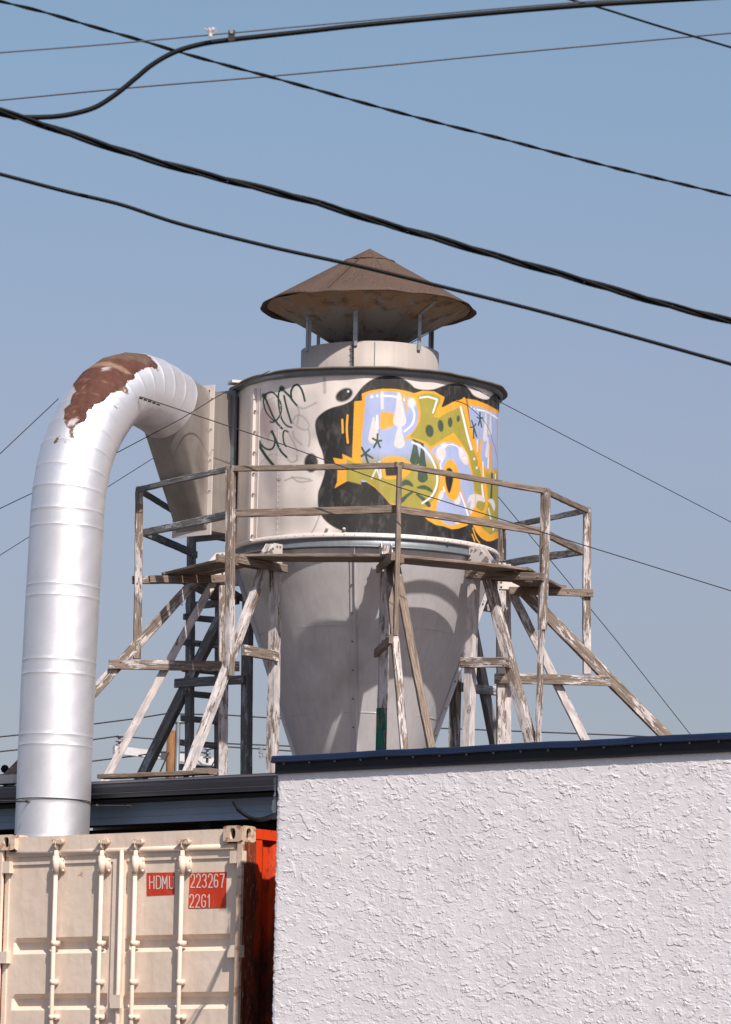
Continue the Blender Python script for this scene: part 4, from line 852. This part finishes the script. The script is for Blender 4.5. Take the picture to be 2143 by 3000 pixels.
# frame
mb = MB(); 
hdr = MB(); fbox(hdr, .165, CW-.165, 2.43, 2.572, -.09, -.036); hdr.build('header', M_CREAM, con)
mb = MB(); fbox(mb, .05, CW-.05, 2.36, 2.43, -.09, -.05); mb.build('header_back', M_CREAM, con)
mb = MB(); fbox(mb, .165, CW-.165, .0, .13, -.12, -.02); mb.build('door_sill', M_CREAM, con)
zh = fpx(500, 2485)[1]
mb = MB(); mb.cyl(face(.09, zh, -.048), face(CW-.09, zh, -.048), .024, 14); mb.build('header_tube', M_CREAM, con, True)
for sgn, s0 in ((1, 0), (-1, CW)):
    mb = MB(); fbox(mb, s0+sgn*.001, s0+sgn*.045, .118, 2.473, -.035, -.008); mb.build('corner_post', M_CREAM if sgn < 0 else M_CREAM_RUST, con)
    mb = MB(); fbox(mb, s0+sgn*.045, s0+sgn*.085, .118, 2.473, -.10, -.05); mb.build('post_inner', M_CREAM, con)
    for zc_ in (fpx(690, 2510)[1] if sgn > 0 else fpx(20, 2540)[1], fpx(690, 2786)[1] if sgn > 0 else fpx(20, 2804)[1], .9, .35):
        mb = MB(); fbox(mb, s0+sgn*.0, s0+sgn*.12, zc_-.045, zc_+.045, -.06, -.012); mb.build('hinge', M_CREAM, con)
    for zc_ in (2.532, .059):
        for dd_ in (0, CL-.162):
            ctr = face(s0+sgn*.089, zc_, -.081-dd_); h = .118; mb = MB()
            # casting: hollow block with openings
            sx, sy = .178, .162
            o = bpy.data.objects.new; 
            # frame pieces of the front face round an oval hole
            a_ = np.linspace(0, 2*np.pi, 24, endpoint=False)
            def facewithhole(cn, ux, w, nrm, ins):
                inner = [cn+ux*(.028*math.copysign(min(1, abs(math.cos(t))**.8), math.cos(t)))+UP*(.042*math.copysign(abs(math.sin(t))**.8, math.sin(t))) for t in a_]
                outer = []
                for t in a_:
                    c_, s_ = math.cos(t), math.sin(t); k = min((w/2)/max(abs(c_), 1e-6), (h/2)/max(abs(s_), 1e-6)); outer.append(cn+ux*c_*k+UP*s_*k)
                deep = [p-nrm*ins for p in inner]; n = len(a_)
                mb.add(outer+inner+deep, [(i, (i+1) % n, n+(i+1) % n, n+i) for i in range(n)]+[(n+i, n+(i+1) % n, 2*n+(i+1) % n, 2*n+i) for i in range(n)])
                hb.add([p-nrm*ins for p in inner], [tuple(range(n))])
            hb = MB(); side_n = -G1*sgn
            fcen = ctr+FN*sy/2; facewithhole(fcen, G1, sx, FN, .03); facewithhole(ctr-FN*sy/2, G1, sx, -FN, .03)
            facewithhole(ctr+side_n*sx/2, G2, sy, side_n, .03); facewithhole(ctr-side_n*sx/2, G2, sy, -side_n, .03)
            q = [ctr+G1*i*sx/2+G2*j*sy/2 for i, j in ((-1, -1), (1, -1), (1, 1), (-1, 1))]
            mb.add([p+UP*h/2 for p in q], [(0, 1, 2, 3)]); mb.add([p-UP*h/2 for p in q], [(3, 2, 1, 0)])
            cst = mb.build('corner_casting', M_CREAM_RUST, con); hb.build('casting_hole', M_HOLE, cst)
# sides and roof
for sgn, s0 in ((1, 0.0), (-1, CW)):
    out = -G1*sgn; n = 22; P = []; base = K0+G1*(s0+sgn*.045)
    y0_, y1_ = .17, CL-.17; per = (y1_-y0_)/n; pts = []
    for i in range(n):
        a = y0_+i*per; pts += [(a, 0), (a+per*.28, 0), (a+per*.5, -.036), (a+per*.78, -.036)]
    pts.append((y1_, 0))
    for (y, d) in pts:
        for z in (.16, 2.50): P.append(base+G2*y+out*(d+.04)+UP*z)
    F_ = [(2*i, 2*i+1, 2*i+3, 2*i+2) for i in range(len(pts)-1)]
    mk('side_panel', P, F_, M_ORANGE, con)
    mb = MB(); b2 = K0+G1*(s0+sgn*.03)
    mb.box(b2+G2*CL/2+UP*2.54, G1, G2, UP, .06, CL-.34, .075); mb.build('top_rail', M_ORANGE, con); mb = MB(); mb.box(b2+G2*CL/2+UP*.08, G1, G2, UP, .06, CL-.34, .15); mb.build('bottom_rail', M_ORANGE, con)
    for yy_ in (.0, CL-.16):
        mb = MB(); mb.box(K0+G1*(s0+sgn*(.026))+G2*(yy_+(.104 if yy_ == 0 else .08))+UP*1.295, G1, G2, UP, .05 if sgn > 0 else .03, .136, 2.356); mb.build('side_post', M_RPOST, con)
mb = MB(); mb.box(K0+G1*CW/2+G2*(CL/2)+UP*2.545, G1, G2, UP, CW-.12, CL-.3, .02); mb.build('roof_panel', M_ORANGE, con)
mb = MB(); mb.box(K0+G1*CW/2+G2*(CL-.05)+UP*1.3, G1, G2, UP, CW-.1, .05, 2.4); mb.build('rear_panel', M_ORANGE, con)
mb = MB(); mb.box(K0+G1*CW/2+G2*(CL/2)+UP*.12, G1, G2, UP, CW-.12, CL-.3, .05); mb.build('floor_panel', M_HOLE, con)
# locking bars
def faceo(a_1, b_1, c_1=0.0): return face(a_1, b_1, c_1-.018)
def fboxo(m_, s0, s1, z0, z1, d0, d1): fbox(m_, s0, s1, z0, z1, d0-.018, d1-.018)
def lockbar(px, mat=M_CREAM):
    s = fpx(px, 2600)[0]; d = .0; r = .0165; mb = MB(); top = fpx(px, 2478)[1]; mb.cyl(faceo(s, .10, d), faceo(s, top, d), r, 14)
    bar = mb.build('locking_bar', mat, con, True)
    mb = MB(); mb.cyl(faceo(s, top-.03, d), faceo(s, top+.035, d), .019, 12, .013); fboxo(mb, s-.045, s+.02, top+.01, top+.05, -.02, .012)
    for dx in (-.032, .028): mb.cyl(faceo(s+dx, top+.028, -.02), faceo(s+dx, top+.03, .022), .017, 10); 
    mb.cyl(faceo(s-.05, top+.03, -.02), faceo(s-.05, top+.03, .02), .02, 10); mb.build('cam_keeper', M_CREAM_RUST, bar, True)
    z1 = top-.075; z0 = z1-.135; mb = MB(); mb.cyl(faceo(s, z0, d), faceo(s, z1, d), .026, 14); mb.cyl(faceo(s, z1, d), faceo(s, z1+.012, d), .022, 14, .017); mb.cyl(faceo(s, z0-.012, d), faceo(s, z0, d), .018, 14, .024)
    fboxo(mb, s-.058, s+.03, z0+.01, z1-.005, -.054, -.03); fboxo(mb, s-.05, s-.01, z0+.02, z1-.015, -.035, -.012)
    for z in (z0+.025, z1-.03): mb.dome(faceo(s-.048, z, -.028), FN, .011, .012); mb.dome(faceo(s+.012, z, .022), FN, .005, .004)
    mb.build('bar_bracket', M_CREAM, bar, True)
    for pz in (2763, 2877, 2980):
        z = fpx(px, pz)[1]; mb = MB(); fboxo(mb, s-.045 if pz == 2980 else s-.02, s+.03, z-.02, z+.02, -.054, .0); mb.cyl(faceo(s, z-.018, d), faceo(s, z+.018, d), .021, 12)
        if pz == 2980: mb.dome(faceo(s-.036, z, 0), FN, .010, .012)
        mb.build('bar_guide', M_CREAM, bar, True)
for px in (158, 292, 391, 528): lockbar(px)
sa = fpx(348, 2600)[0]; mb = MB(); mb.cyl(face(sa, .15, -.028), face(sa, zh, -.028), .017, 14); zz0 = fpx(346, 2932)[1]; ast = mb.build('centre_tube', M_CREAM, con, True)
mb = MB(); fbox(mb, sa-.05, sa+.05, zz0-.055, zz0+.045, -.02, .004); mb.build('tube_plate', M_CREAM, ast)
# red patches and lettering on the right door
def quadpatch(name, cs, mat, d):
    P = []
    for (px, py) in cs: s, z = fpx(px, py, d); P.append(face(s, z, d))
    return mk(name, P, [(0, 1, 2, 3)], mat, con)
r1 = quadpatch('red_patch', [(430, 2557), (512.4, 2555.5), (512.4, 2621), (430, 2625)], M_REDLABEL, -.0597); r2 = quadpatch('red_patch', [(557, 2557), (665, 2554), (662.5, 2660), (552, 2662)], M_REDLABEL, -.0597)
r1['label'] = 'red patch reading HDMU'; r2['label'] = 'red patch reading 223267 and 22G1'
GL = {'2': [[(.05, .78), (.12, .93), (.35, 1), (.62, 1), (.88, .92), (.95, .75), (.85, .52), (.45, .28), (.08, .0), (1, .0)]], '3': [[(.05, .85), (.2, .97), (.5, 1), (.85, .93), (.92, .75), (.8, .58), (.45, .53)], [(.45, .53), (.85, .46), (.97, .28), (.88, .08), (.5, 0), (.2, .03), (.03, .15)]],
      '6': [[(.92, .85), (.75, .97), (.5, 1), (.2, .92), (.06, .7), (.04, .3), (.15, .07), (.5, 0), (.85, .07), (.95, .28), (.85, .5), (.5, .56), (.15, .47), (.06, .35)]], '7': [[(0, 1), (1, 1), (.7, .6), (.48, .25), (.42, 0)]],
      '1': [[(.1, .8), (.5, 1), (.5, 0)]], 'G': [[(.92, .8), (.8, .95), (.5, 1), (.2, .93), (.06, .72), (.05, .28), (.18, .06), (.5, 0), (.82, .06), (.95, .2), (.95, .47), (.55, .47)]],
      'H': [[(.05, 0), (.05, 1)], [(.95, 0), (.95, 1)], [(.05, .5), (.95, .5)]], 'D': [[(.05, 0), (.05, 1), (.55, 1), (.85, .9), (.95, .7), (.95, .3), (.85, .1), (.55, 0), (.05, 0)]],
      'M': [[(.02, 0), (.05, 1), (.5, .35), (.95, 1), (.98, 0)]], 'U': [[(.05, 1), (.05, .2), (.2, .04), (.5, 0), (.8, .04), (.95, .2), (.95, 1)]]}
def glyph(mb, ch, x0, x1, ybot, ytop, slope, w):
    for st_ in GL[ch]:
        pts = [(x0+(x1-x0)*a, ybot+(ytop-ybot)*b+slope*(x0-430)) for a, b in st_]
        for i in range(len(pts)-1):
            a = np.array(pts[i]); b = np.array(pts[i+1]); t = (b-a)/np.linalg.norm(b-a); n_ = np.array([-t[1], t[0]])*w/2; a = a-t*w*.35; b = b+t*w*.35
            P = []
            for c in (a-n_, b-n_, b+n_, a+n_): s, z = fpx(c[0], c[1], -.0575); P.append(face(s, z, -.0575+.0003*(i % 3)))
            mb.add(P, [(0, 1, 2, 3)])
x7 = lambda X: 380+X/3.61
y7 = lambda Y: 2380+Y/3.61
def word(txt, xs_, yb, yt, parent, w):
    mb = MB()
    for ch, (a, b) in zip(txt, xs_): glyph(mb, ch, x7(a), x7(b), y7(yb)-.0, y7(yt), 0, w)
    mb.build('lettering', M_LETTER, parent)
word('HDMU', [(210, 262), (282, 334), (347, 398), (420, 468)], 806, 674, r1, 3.2)
word('223267', [(647, 690), (708, 752), (770, 814), (833, 878), (895, 936), (958, 1003)], 793, 655, r2, 3.3)
word('22G1', [(636, 680), (697, 742), (762, 806), (826, 862)], 1003, 870, r2, 3.3)

# ------------------------------------------------------------------ stucco building
YS = 33.12
S0 = atY(815, 2290, YS); S0[2] = 0
stz = lambda px, py: vp(px, py, S0, G1)[2]
zbnd = stz(815, 2268); zct = stz(813, 2214); zcb = stz(806, 2238)
def perlin(x, y, seed):
    rs = np.random.RandomState(seed); g_ = rs.randn(256, 2); g_ /= np.linalg.norm(g_, axis=1, keepdims=True); pm = rs.permutation(256)
    xi = np.floor(x).astype(int); yi = np.floor(y).astype(int); xf = x-xi; yf = y-yi; u = xf**3*(xf*(xf*6-15)+10); v = yf**3*(yf*(yf*6-15)+10)
    def gr(i, j, a, b): h = pm[(pm[i & 255]+j) & 255]; return g_[h, 0]*a+g_[h, 1]*b
    n00 = gr(xi, yi, xf, yf); n10 = gr(xi+1, yi, xf-1, yf); n01 = gr(xi, yi+1, xf, yf-1); n11 = gr(xi+1, yi+1, xf-1, yf-1)
    return (n00*(1-u)+n10*u)*(1-v)+(n01*(1-u)+n11*u)*v
def fbm(x, y, o, seed, gain=.5): return sum(perlin(x*2**i, y*2**i, seed+i)*gain**i for i in range(o))
def sm(t): return np.clip(t, 0, 1)
def stucco_h(a, z):
    h = 0*a
    for (k, tilt, w, A, sd, thr) in ((5.0, -.35, 1.7, .0052, 31, .06), (7.8, .25, 1.6, .0042, 41, .03), (12., -.6, 1.5, .0030, 51, .01)):
        n = fbm(a*k*.8, z*k*1.2, 3, sd, .5)*w*.8+fbm(a*k*3.2, z*k*3.6, 4, sd+9, .6)*.30
        t = z*k+tilt*a*k*.5+n
        fr = t-np.floor(t); ledge = (.35*np.exp(-fr/.12)+.65*(1-fr)**1.6)*sm(fr/.018)
        amp = sm((fbm(a*k*1.1+9, z*k*1.3+2, 5, sd+5, .6)-thr)*5)
        h = h+.72*A*ledge*amp
    h = h+.0006*fbm(a*16, z*22, 4, 71)+.0016*fbm(a*3, z*3, 3, 75)+.00045*fbm(a*70, z*80, 3, 81)*(1+2*fbm(a*5, z*5, 2, 83))
    sc_ = fbm(a*5+z*8, z*30-a*9, 3, 61); h -= .0012*sm((sc_-.38)*12)
    return h
bld = thing('stucco_building', S0-G1*3+G2*4, 'white stucco building corner with ragged trowelled texture and dark blue roof edge', 'building')
na_, nz_ = 1320, 760
av = np.linspace(0, -4.6, na_); zv = np.linspace(.95, zbnd+.012, nz_)
Aa, Zz = np.meshgrid(av, zv, indexing='ij'); hh_ = stucco_h(Aa, Zz)
edge = np.clip(1-(-Aa)/.02, 0, 1)
Vw = S0+G1*(Aa-.0)[..., None]+UP*Zz[..., None]+FN*(hh_-.004*edge)[..., None]
Vw[0] += (G1*(fbm(zv*14, zv*0, 4, 91)*.016+.004)[:, None]); Vw[1] += (G1*(fbm(zv*14, zv*0, 4, 91)*.012)[:, None])
col0 = Vw[0]+G2*.06; col00 = Vw[0]+G2*.03+G1*(.003+fbm(zv*25, zv*0, 3, 95)*.01)[:, None]
Vw = np.concatenate([col0[None], col00[None], Vw], 0)
wl = gridmesh('stucco_wall', Vw, M_STUCCO, bld, smooth=True, flip=True)
mb = MB()
mb.box(S0-G1*2.3-FN*.0+G2*.06+UP*.475, G1, G2, UP, 4.6, .1, .95); mb.box(S0-G1*8.3+G2*.06+UP*zbnd/2, G1, G2, UP, 7.4, .1, zbnd)
mb.box(S0-G1*6+G2*7.1+UP*zbnd/2, G1, G2, UP, 12, .1, zbnd); mb.box(S0-G1*11.95+G2*3.6+UP*zbnd/2, G1, G2, UP, .1, 7, zbnd)
mb.build('plain_walls', M_STUCCO, bld)
mb = MB(); mb.box(S0-G1*.06+G2*3.62+UP*zbnd/2, G1, G2, UP, .1, 7, zbnd); mb.build('gable_wall', M_DARKM, bld)
mb = MB(); mb.box(S0-G1*6+G2*3.6+UP*(zbnd-.02), G1, G2, UP, 11.8, 7, .1); mb.build('roof_deck', M_SHINGLE, bld)
mb = MB(); mb.box(S0-G1*5.99+FN*.005+UP*(zbnd+zcb+.01)/2, G1, G2, UP, 12.0, .04, zcb-zbnd+.01); mb.box(S0+G1*.005+G2*3.4+UP*(zbnd+zcb+.01)/2, G1, G2, UP, .03, 6.8, zcb-zbnd+.01); mb.build('fascia', M_NAVY, bld)
capP = [(.0, 0), (.020, .004), (.028, .012), (.016, .018), (.014, .040), (.008, .052), (-.05, .060), (-.25, .055), (-.25, .0)]
PP = [[S0+G1*a+FN*(x+.03)+UP*(zcb+z+.0025*math.sin(a*5)+.0015*math.sin(a*13+1)) for (x, z) in capP] for a in np.linspace(.03, -12, 60)]
capo = gridmesh('roof_edge_trim', np.array(PP), M_BLUECAP, bld, closed_v=True, smooth=False)
mk('trim_end', [tuple(p) for p in PP[0]], [tuple(range(len(capP)))], M_BLUECAP, capo)
for a_j in (-1.35, -3.1):
    q_ = [[S0+G1*a+FN*(x*1.0+.0325)+UP*(zcb+z*1.04) for (x, z) in capP] for a in (a_j, a_j-.06)]
    gridmesh('trim_joint', np.array(q_), M_BLUECAP, capo, closed_v=True, smooth=False)
for i in range(18): bolt(S0-G1*(.08+i*.235)+FN*.035+UP*(zcb-.004), -UP+FN*.6, .009, .008, M_BOLT, capo, 'screw')
mb = MB(); rs = np.random.RandomState(9)
pts = [vp(812, y, S0+G2*.05, G2) for y in np.linspace(2275, 2400, 12)]
P = []; 
for i, p in enumerate(pts): w = .012+.03*rs.rand(); P += [p+G1*(.01)+FN*.0, p+G1*(.01+w)+FN*(-.01+.02*rs.rand())]
mk('torn_flashing', P, [(2*i, 2*i+1, 2*i+3, 2*i+2) for i in range(11)], M_GALV, bld)
# black cable loop hanging off the building corner
mb = MB()
lp = catmull([atY(x, y, Y) for x, y, Y in ((830, 2378, 33.3), (812, 2385, 33.15), (790, 2396, 32.95), (765, 2402, 32.85), (735, 2396, 32.8), (708, 2380, 32.8), (692, 2364, 32.8), (683, 2350, 32.85))], 6)
lp2 = catmull([atY(x, y, Y) for x, y, Y in ((830, 2376, 33.3), (812, 2380, 33.2), (788, 2390, 33.0), (762, 2397, 32.9), (730, 2392, 32.85), (705, 2377, 32.85), (689, 2360, 32.85))], 6)
mb.tube(lp, [.014*(1 if i < len(lp)-8 else .6) for i in range(len(lp))], 8); mb.tube(lp2, .006, 6)
tag(mb.build('cable_loop', M_RUBBER, None, True), 'short black cable curling out from the stucco building corner above the container', 'cable')

# ------------------------------------------------------------------ overhead cables
def cable(name, pts, r, mat, label, Y0, Y1, strands=1, pitch=.35, group='overhead cables crossing the sky', rs_=None, ext=500, cat='cable', n=6):
    P = [np.array(p, float) for p in pts]
    e0 = P[0]-(P[1]-P[0])/np.linalg.norm(P[1]-P[0])*ext; e1 = P[-1]+(P[-1]-P[-2])/np.linalg.norm(P[-1]-P[-2])*ext
    if ext: P = [e0]+P+[e1]
    sm = catmull(P, 24); x0, x1 = P[0][0], P[-1][0]
    W3 = [atY(p[0], p[1], Y0+(Y1-Y0)*(p[0]-x0)/(x1-x0)) for p in sm]
    mb = MB()
    if strands == 1: mb.tube(W3, r, n)
    else:
        cum = [0]
        for i in range(1, len(W3)): cum.append(cum[-1]+np.linalg.norm(W3[i]-W3[i-1]))
        m = int(cum[-1]/.03); tt = np.linspace(0, cum[-1], m); W_ = np.array(W3); Q = np.stack([np.interp(tt, cum, W_[:, i]) for i in range(3)], 1)
        for s in range(strands):
            a = 2*math.pi*tt/pitch+2*math.pi*s/strands; ro_ = r*(1.0 if strands == 2 else 1.15)
            off = np.stack([np.zeros(m), np.cos(a)*ro_, np.sin(a)*ro_], 1); mb.tube(list(Q+off), r if rs_ is None else rs_[s], n)
    o = mb.build(name, mat, None, True); tag(o, label, cat, group); return o
px1 = lambda *p: [(x/1.515, y/1.515) for x, y in p]
px3 = lambda *p: [(1072+x/1.516, y/1.516) for x, y in p]
cable('overhead_cable', px1((0, 5), (200, 55), (420, 120), (620, 177), (800, 232), (1000, 288), (1180, 336), (1400, 397))+px3((0, 460), (300, 540), (600, 615), (900, 694), (1200, 769), (1624, 870)), .0042, M_RUBBER, 'thin twisted black cable falling from the top left corner to the right edge', 19, 21, 2, .32)
main = cable('overhead_cable', px1((0, 505), (60, 519), (150, 521), (250, 517), (340, 502), (430, 473), (520, 415), (600, 350), (680, 285), (780, 230), (900, 195), (1030, 176), (1200, 157), (1400, 135))+px3((0, 110), (500, 63), (1000, 22), (1624, -15)), .0108, M_RUBBER, 'thick black cable with an S bend at the upper left, rising along the top', 18.6, 19.4, n=10)
cable('overhead_cable', px1((0, 234), (400, 203), (640, 182), (900, 158), (1100, 140), (1300, 121))+px3((0, 92), (500, 46), (1000, 6), (1624, -32)), .0033, M_STRAND, 'thin steel strand carrying the thick cable along the top', 18.7, 19.5)
cable('overhead_cable', px1((0, 445), (600, 388), (1100, 347))+px3((0, 300), (500, 250), (1000, 203), (1624, 147)), .0042, M_STRAND, 'thin brown strand rising gently left to right below the thick cable', 21, 22.5)
cable('overhead_cable', [(0, 325), (99, 358), (264, 412), (462, 473), (660, 527), (924, 592), (1122, 654), (1350, 719), (1583, 786), (1847, 863), (2143, 942)], .0085, M_RUBBER, 'thick bundled black cable crossing from the left edge down to the right', 18.4, 19.6, 3, .8, rs_=(.0088, .0080, .0055), n=8)
cable('overhead_cable', [(0, 510), (198, 562), (356, 600), (528, 656), (792, 723), (1056, 781), (1320, 846), (1583, 912), (1847, 984), (2143, 1067)], .0082, M_RUBBER, 'lowest black cable passing in front of the brown cap', 18.9, 19.9, n=10)
cable('overhead_cable', px3((900, -4), (1050, 37), (1300, 115), (1624, 211)), .0052, M_RUBBER, 'short black cable cutting the top right corner', 20, 20.6)
cl = thing('cable_clamp', atY(679, 108, 18.8), 'small black clamp gripping the thick cable at the upper left', 'clamp')
mb = MB(); c_ = atY(679, 106, 18.85); mb.box(c_, (1, 0, .08), (0, 1, 0), UP, .028, .03, .045); mb.build('clamp_body', M_DARKM, cl); mb = MB(); mb.cyl(c_+np.array([0, -.02, .015]), c_+np.array([0, .03, .015]), .008); mb.build('clamp_bolt', M_BOLT, cl)
mb = MB(); rs = np.random.RandomState(4); c_ = atY(617, 100, 18.83)
for i in range(16):
    d = np.array([rs.randn()*.6+.35, rs.randn()*.4, abs(rs.randn())*.8+.3]); d /= np.linalg.norm(d); mb.tube([c_, c_+d*.015+rs.randn(3)*.003, c_+d*(.022+.016*rs.rand())], .0022, 4)
mb.cyl(c_-UP*.012, c_+UP*.004, .008, 8)
tag(mb.build('wire_tuft', M_LETTER), 'pale frayed tuft tied on the thin strand near the top', 'wire end')

# guy wires on the tower
def guy(pts, r, mat, label): 
    W_ = [p if len(p) == 3 and isinstance(p, np.ndarray) else atY(*p) for p in pts]
    mb = MB(); mb.tube(W_, r, 5); tag(mb.build('guy_wire', mat, None), label, 'wire', 'thin guy wires round the tower')
guy([(412, 1162, 52.15), (815, 1297, 51.5), (1165, 1426, 51.0), (1730, 1603, 50.3), (2143, 1731, 49.7), (2400, 1805, 49.3)], .006, M_WIRE, 'dark wire from the duct elbow across the graffiti to the right edge')
guy([(1347, 1116, 52.62), (2143, 1530, 56), (2500, 1715, 57.5)], .005, M_WIRE, 'wire from the right of the drum rim down to the right edge')
guy([(1460, 1455, 54.3), (1800, 1868, 56), (2018, 2145, 57.2), (2200, 2375, 58)], .005, M_WIRE, 'steep wire from behind the drum to the blue roof edge')
guy([(172, 1168, 51.9), (0, 1330, 50), (-300, 1612, 47)], .006, M_WIRE, 'wire from the duct elbow down to the left edge')
guy([(790, 1087, 52.93), (640, 1160, 52.75), (530, 1228, 52.75), (340, 1328, 53.0), (0, 1490, 54.0), (-300, 1633, 55)], .0055, M_WIRE, 'wire from the left of the drum rim passing behind the upright duct')
guy([(600, 1252, 55.5), (445, 1345, 55.5), (0, 1627, 55.5), (-300, 1818, 55.5)], .005, M_WIRE, 'lowest left wire, hidden behind the duct hood')
mb = MB(); c_ = atY(424, 1165, 52.1)
for i in range(5): mb.cyl(c_+np.array([i*.05-.06, 0, -.018*i]), c_+np.array([i*.05-.02, 0, -.018*i-.01]), .014-.001*i, 8)
tag(mb.build('wire_turnbuckle', M_DARKM), 'rusty turnbuckle at the duct elbow end of the long wire', 'turnbuckle')
mb = MB(); mb.tube([atY(-60, 2345, 51.6), atY(60, 2348, 51.4), atY(100, 2350, 51.45)], .009, 5); mb.tube([atY(262, 2360, 51.9), atY(300, 2360, 51.6), atY(385, 2361, 51.0)], .008, 5)
for x, y in ((78, 2347), (285, 2361), (375, 2363)): mb.cyl(atY(x-3, y, 51.3), atY(x+4, y, 51.3), .02, 6)
tag(mb.build('strap_hooks', M_DARKM), 'rusty hooks and wire ends at the foot of the duct', 'hook')

# ------------------------------------------------------------------ far utility pole and its lines
PY = 100.0
pole = thing('utility_pole', (atY(505, 2200, PY)[0], PY, 0), 'orange brown utility pole with white crossarm seen under the walkway', 'utility pole')
pb = atY(505, 2141, PY); M = Matrix(((0, 1, 0, pb[0]), (0, 0, 1, PY), (1, 0, 0, 0), (0, 0, 0, 1)))
n = 16; P = []; Lp = pb[2]
for i in range(9):
    for j in range(n): a = 2*math.pi*j/n; r = .135-.02*i/8; P.append((Lp*i/8, r*math.cos(a), r*math.sin(a)))
mk('pole', P, [(i*n+j, i*n+(j+1) % n, (i+1)*n+(j+1) % n, (i+1)*n+j) for i in range(8) for j in range(n)]+[tuple(range(8*n, 9*n))], M_POLE, pole, True, M)
mb = MB(); a = atY(334, 2196, PY-.3); b = atY(640, 2234, PY+1.2); d = b-a; mb.box((a+b)/2, d, np.cross(UP, d), UP, np.linalg.norm(d), .1, .17); xa = mb.build('crossarm', M_XARM, pole)
mb = MB(); p0 = atY(523, 2112, PY-.1); mb.cyl((p0[0], p0[1], 4), p0, .055, 10); mb.box(atY(523, 2116, PY-.1), (1, 0, 0), (0, 1, 0), UP, .3, .1, .06); mb.build('conduit', M_GALV, pole, True)
for (x, y) in ((350, 2172), (608, 2208)):
    mb = MB(); c_ = atY(x, y, PY+.2)
    for k in range(3): mb.cyl(c_+UP*(-.10+k*.09), c_+UP*(-.06+k*.09), .10-.015*k, 12, .07)
    mb.cyl(c_-UP*.2, c_+UP*.15, .03, 8); mb.build('insulator', M_PORC, xa, True)
mb = MB(); 
for k in range(3): c_ = atY(765, 2196+k*12, PY); mb.cyl(c_, c_+UP*.05, .06-.01*k, 8)
mb.tube([atY(766, 2200, PY), atY(772, 2215, PY), atY(780, 2218, PY), atY(784, 2235, PY)], .014, 5); mb.build('hanging_insulator', M_PORC, pole)
mb = MB(); mb.tube([atY(495, 2205, PY-.4), atY(470, 2262, PY-.5)], .02, 5); mb.tube([atY(632, 2225, PY), atY(610, 2262, PY)], .015, 5); mb.build('pole_stay', M_WIRE, pole)
def far(pts, label):
    mb = MB(); mb.tube([atY(x, y, PY) for x, y in pts], .016, 5); tag(mb.build('power_line', M_WIRE), label, 'power line', 'far power lines low behind the tower')
far([(-400, 2200), (57, 2153), (276, 2121), (400, 2105), (486, 2091), (650, 2094), (850, 2107), (1250, 2132), (1840, 2155), (2500, 2190)], 'uppermost far power line low behind the tower')
far([(-400, 2245), (57, 2196), (200, 2177), (345, 2157), (600, 2176), (850, 2186), (1300, 2215), (2300, 2260)], 'second far power line, reaching the left insulator')
far([(-400, 2330), (57, 2262), (272, 2230), (400, 2214), (480, 2203), (608, 2205)], 'lowest far power line meeting the crossarm')
far([(608, 2196), (665, 2188), (850, 2200), (1300, 2232), (2300, 2290)], 'far power line leaving the right insulator')

SC.render.engine = 'CYCLES'
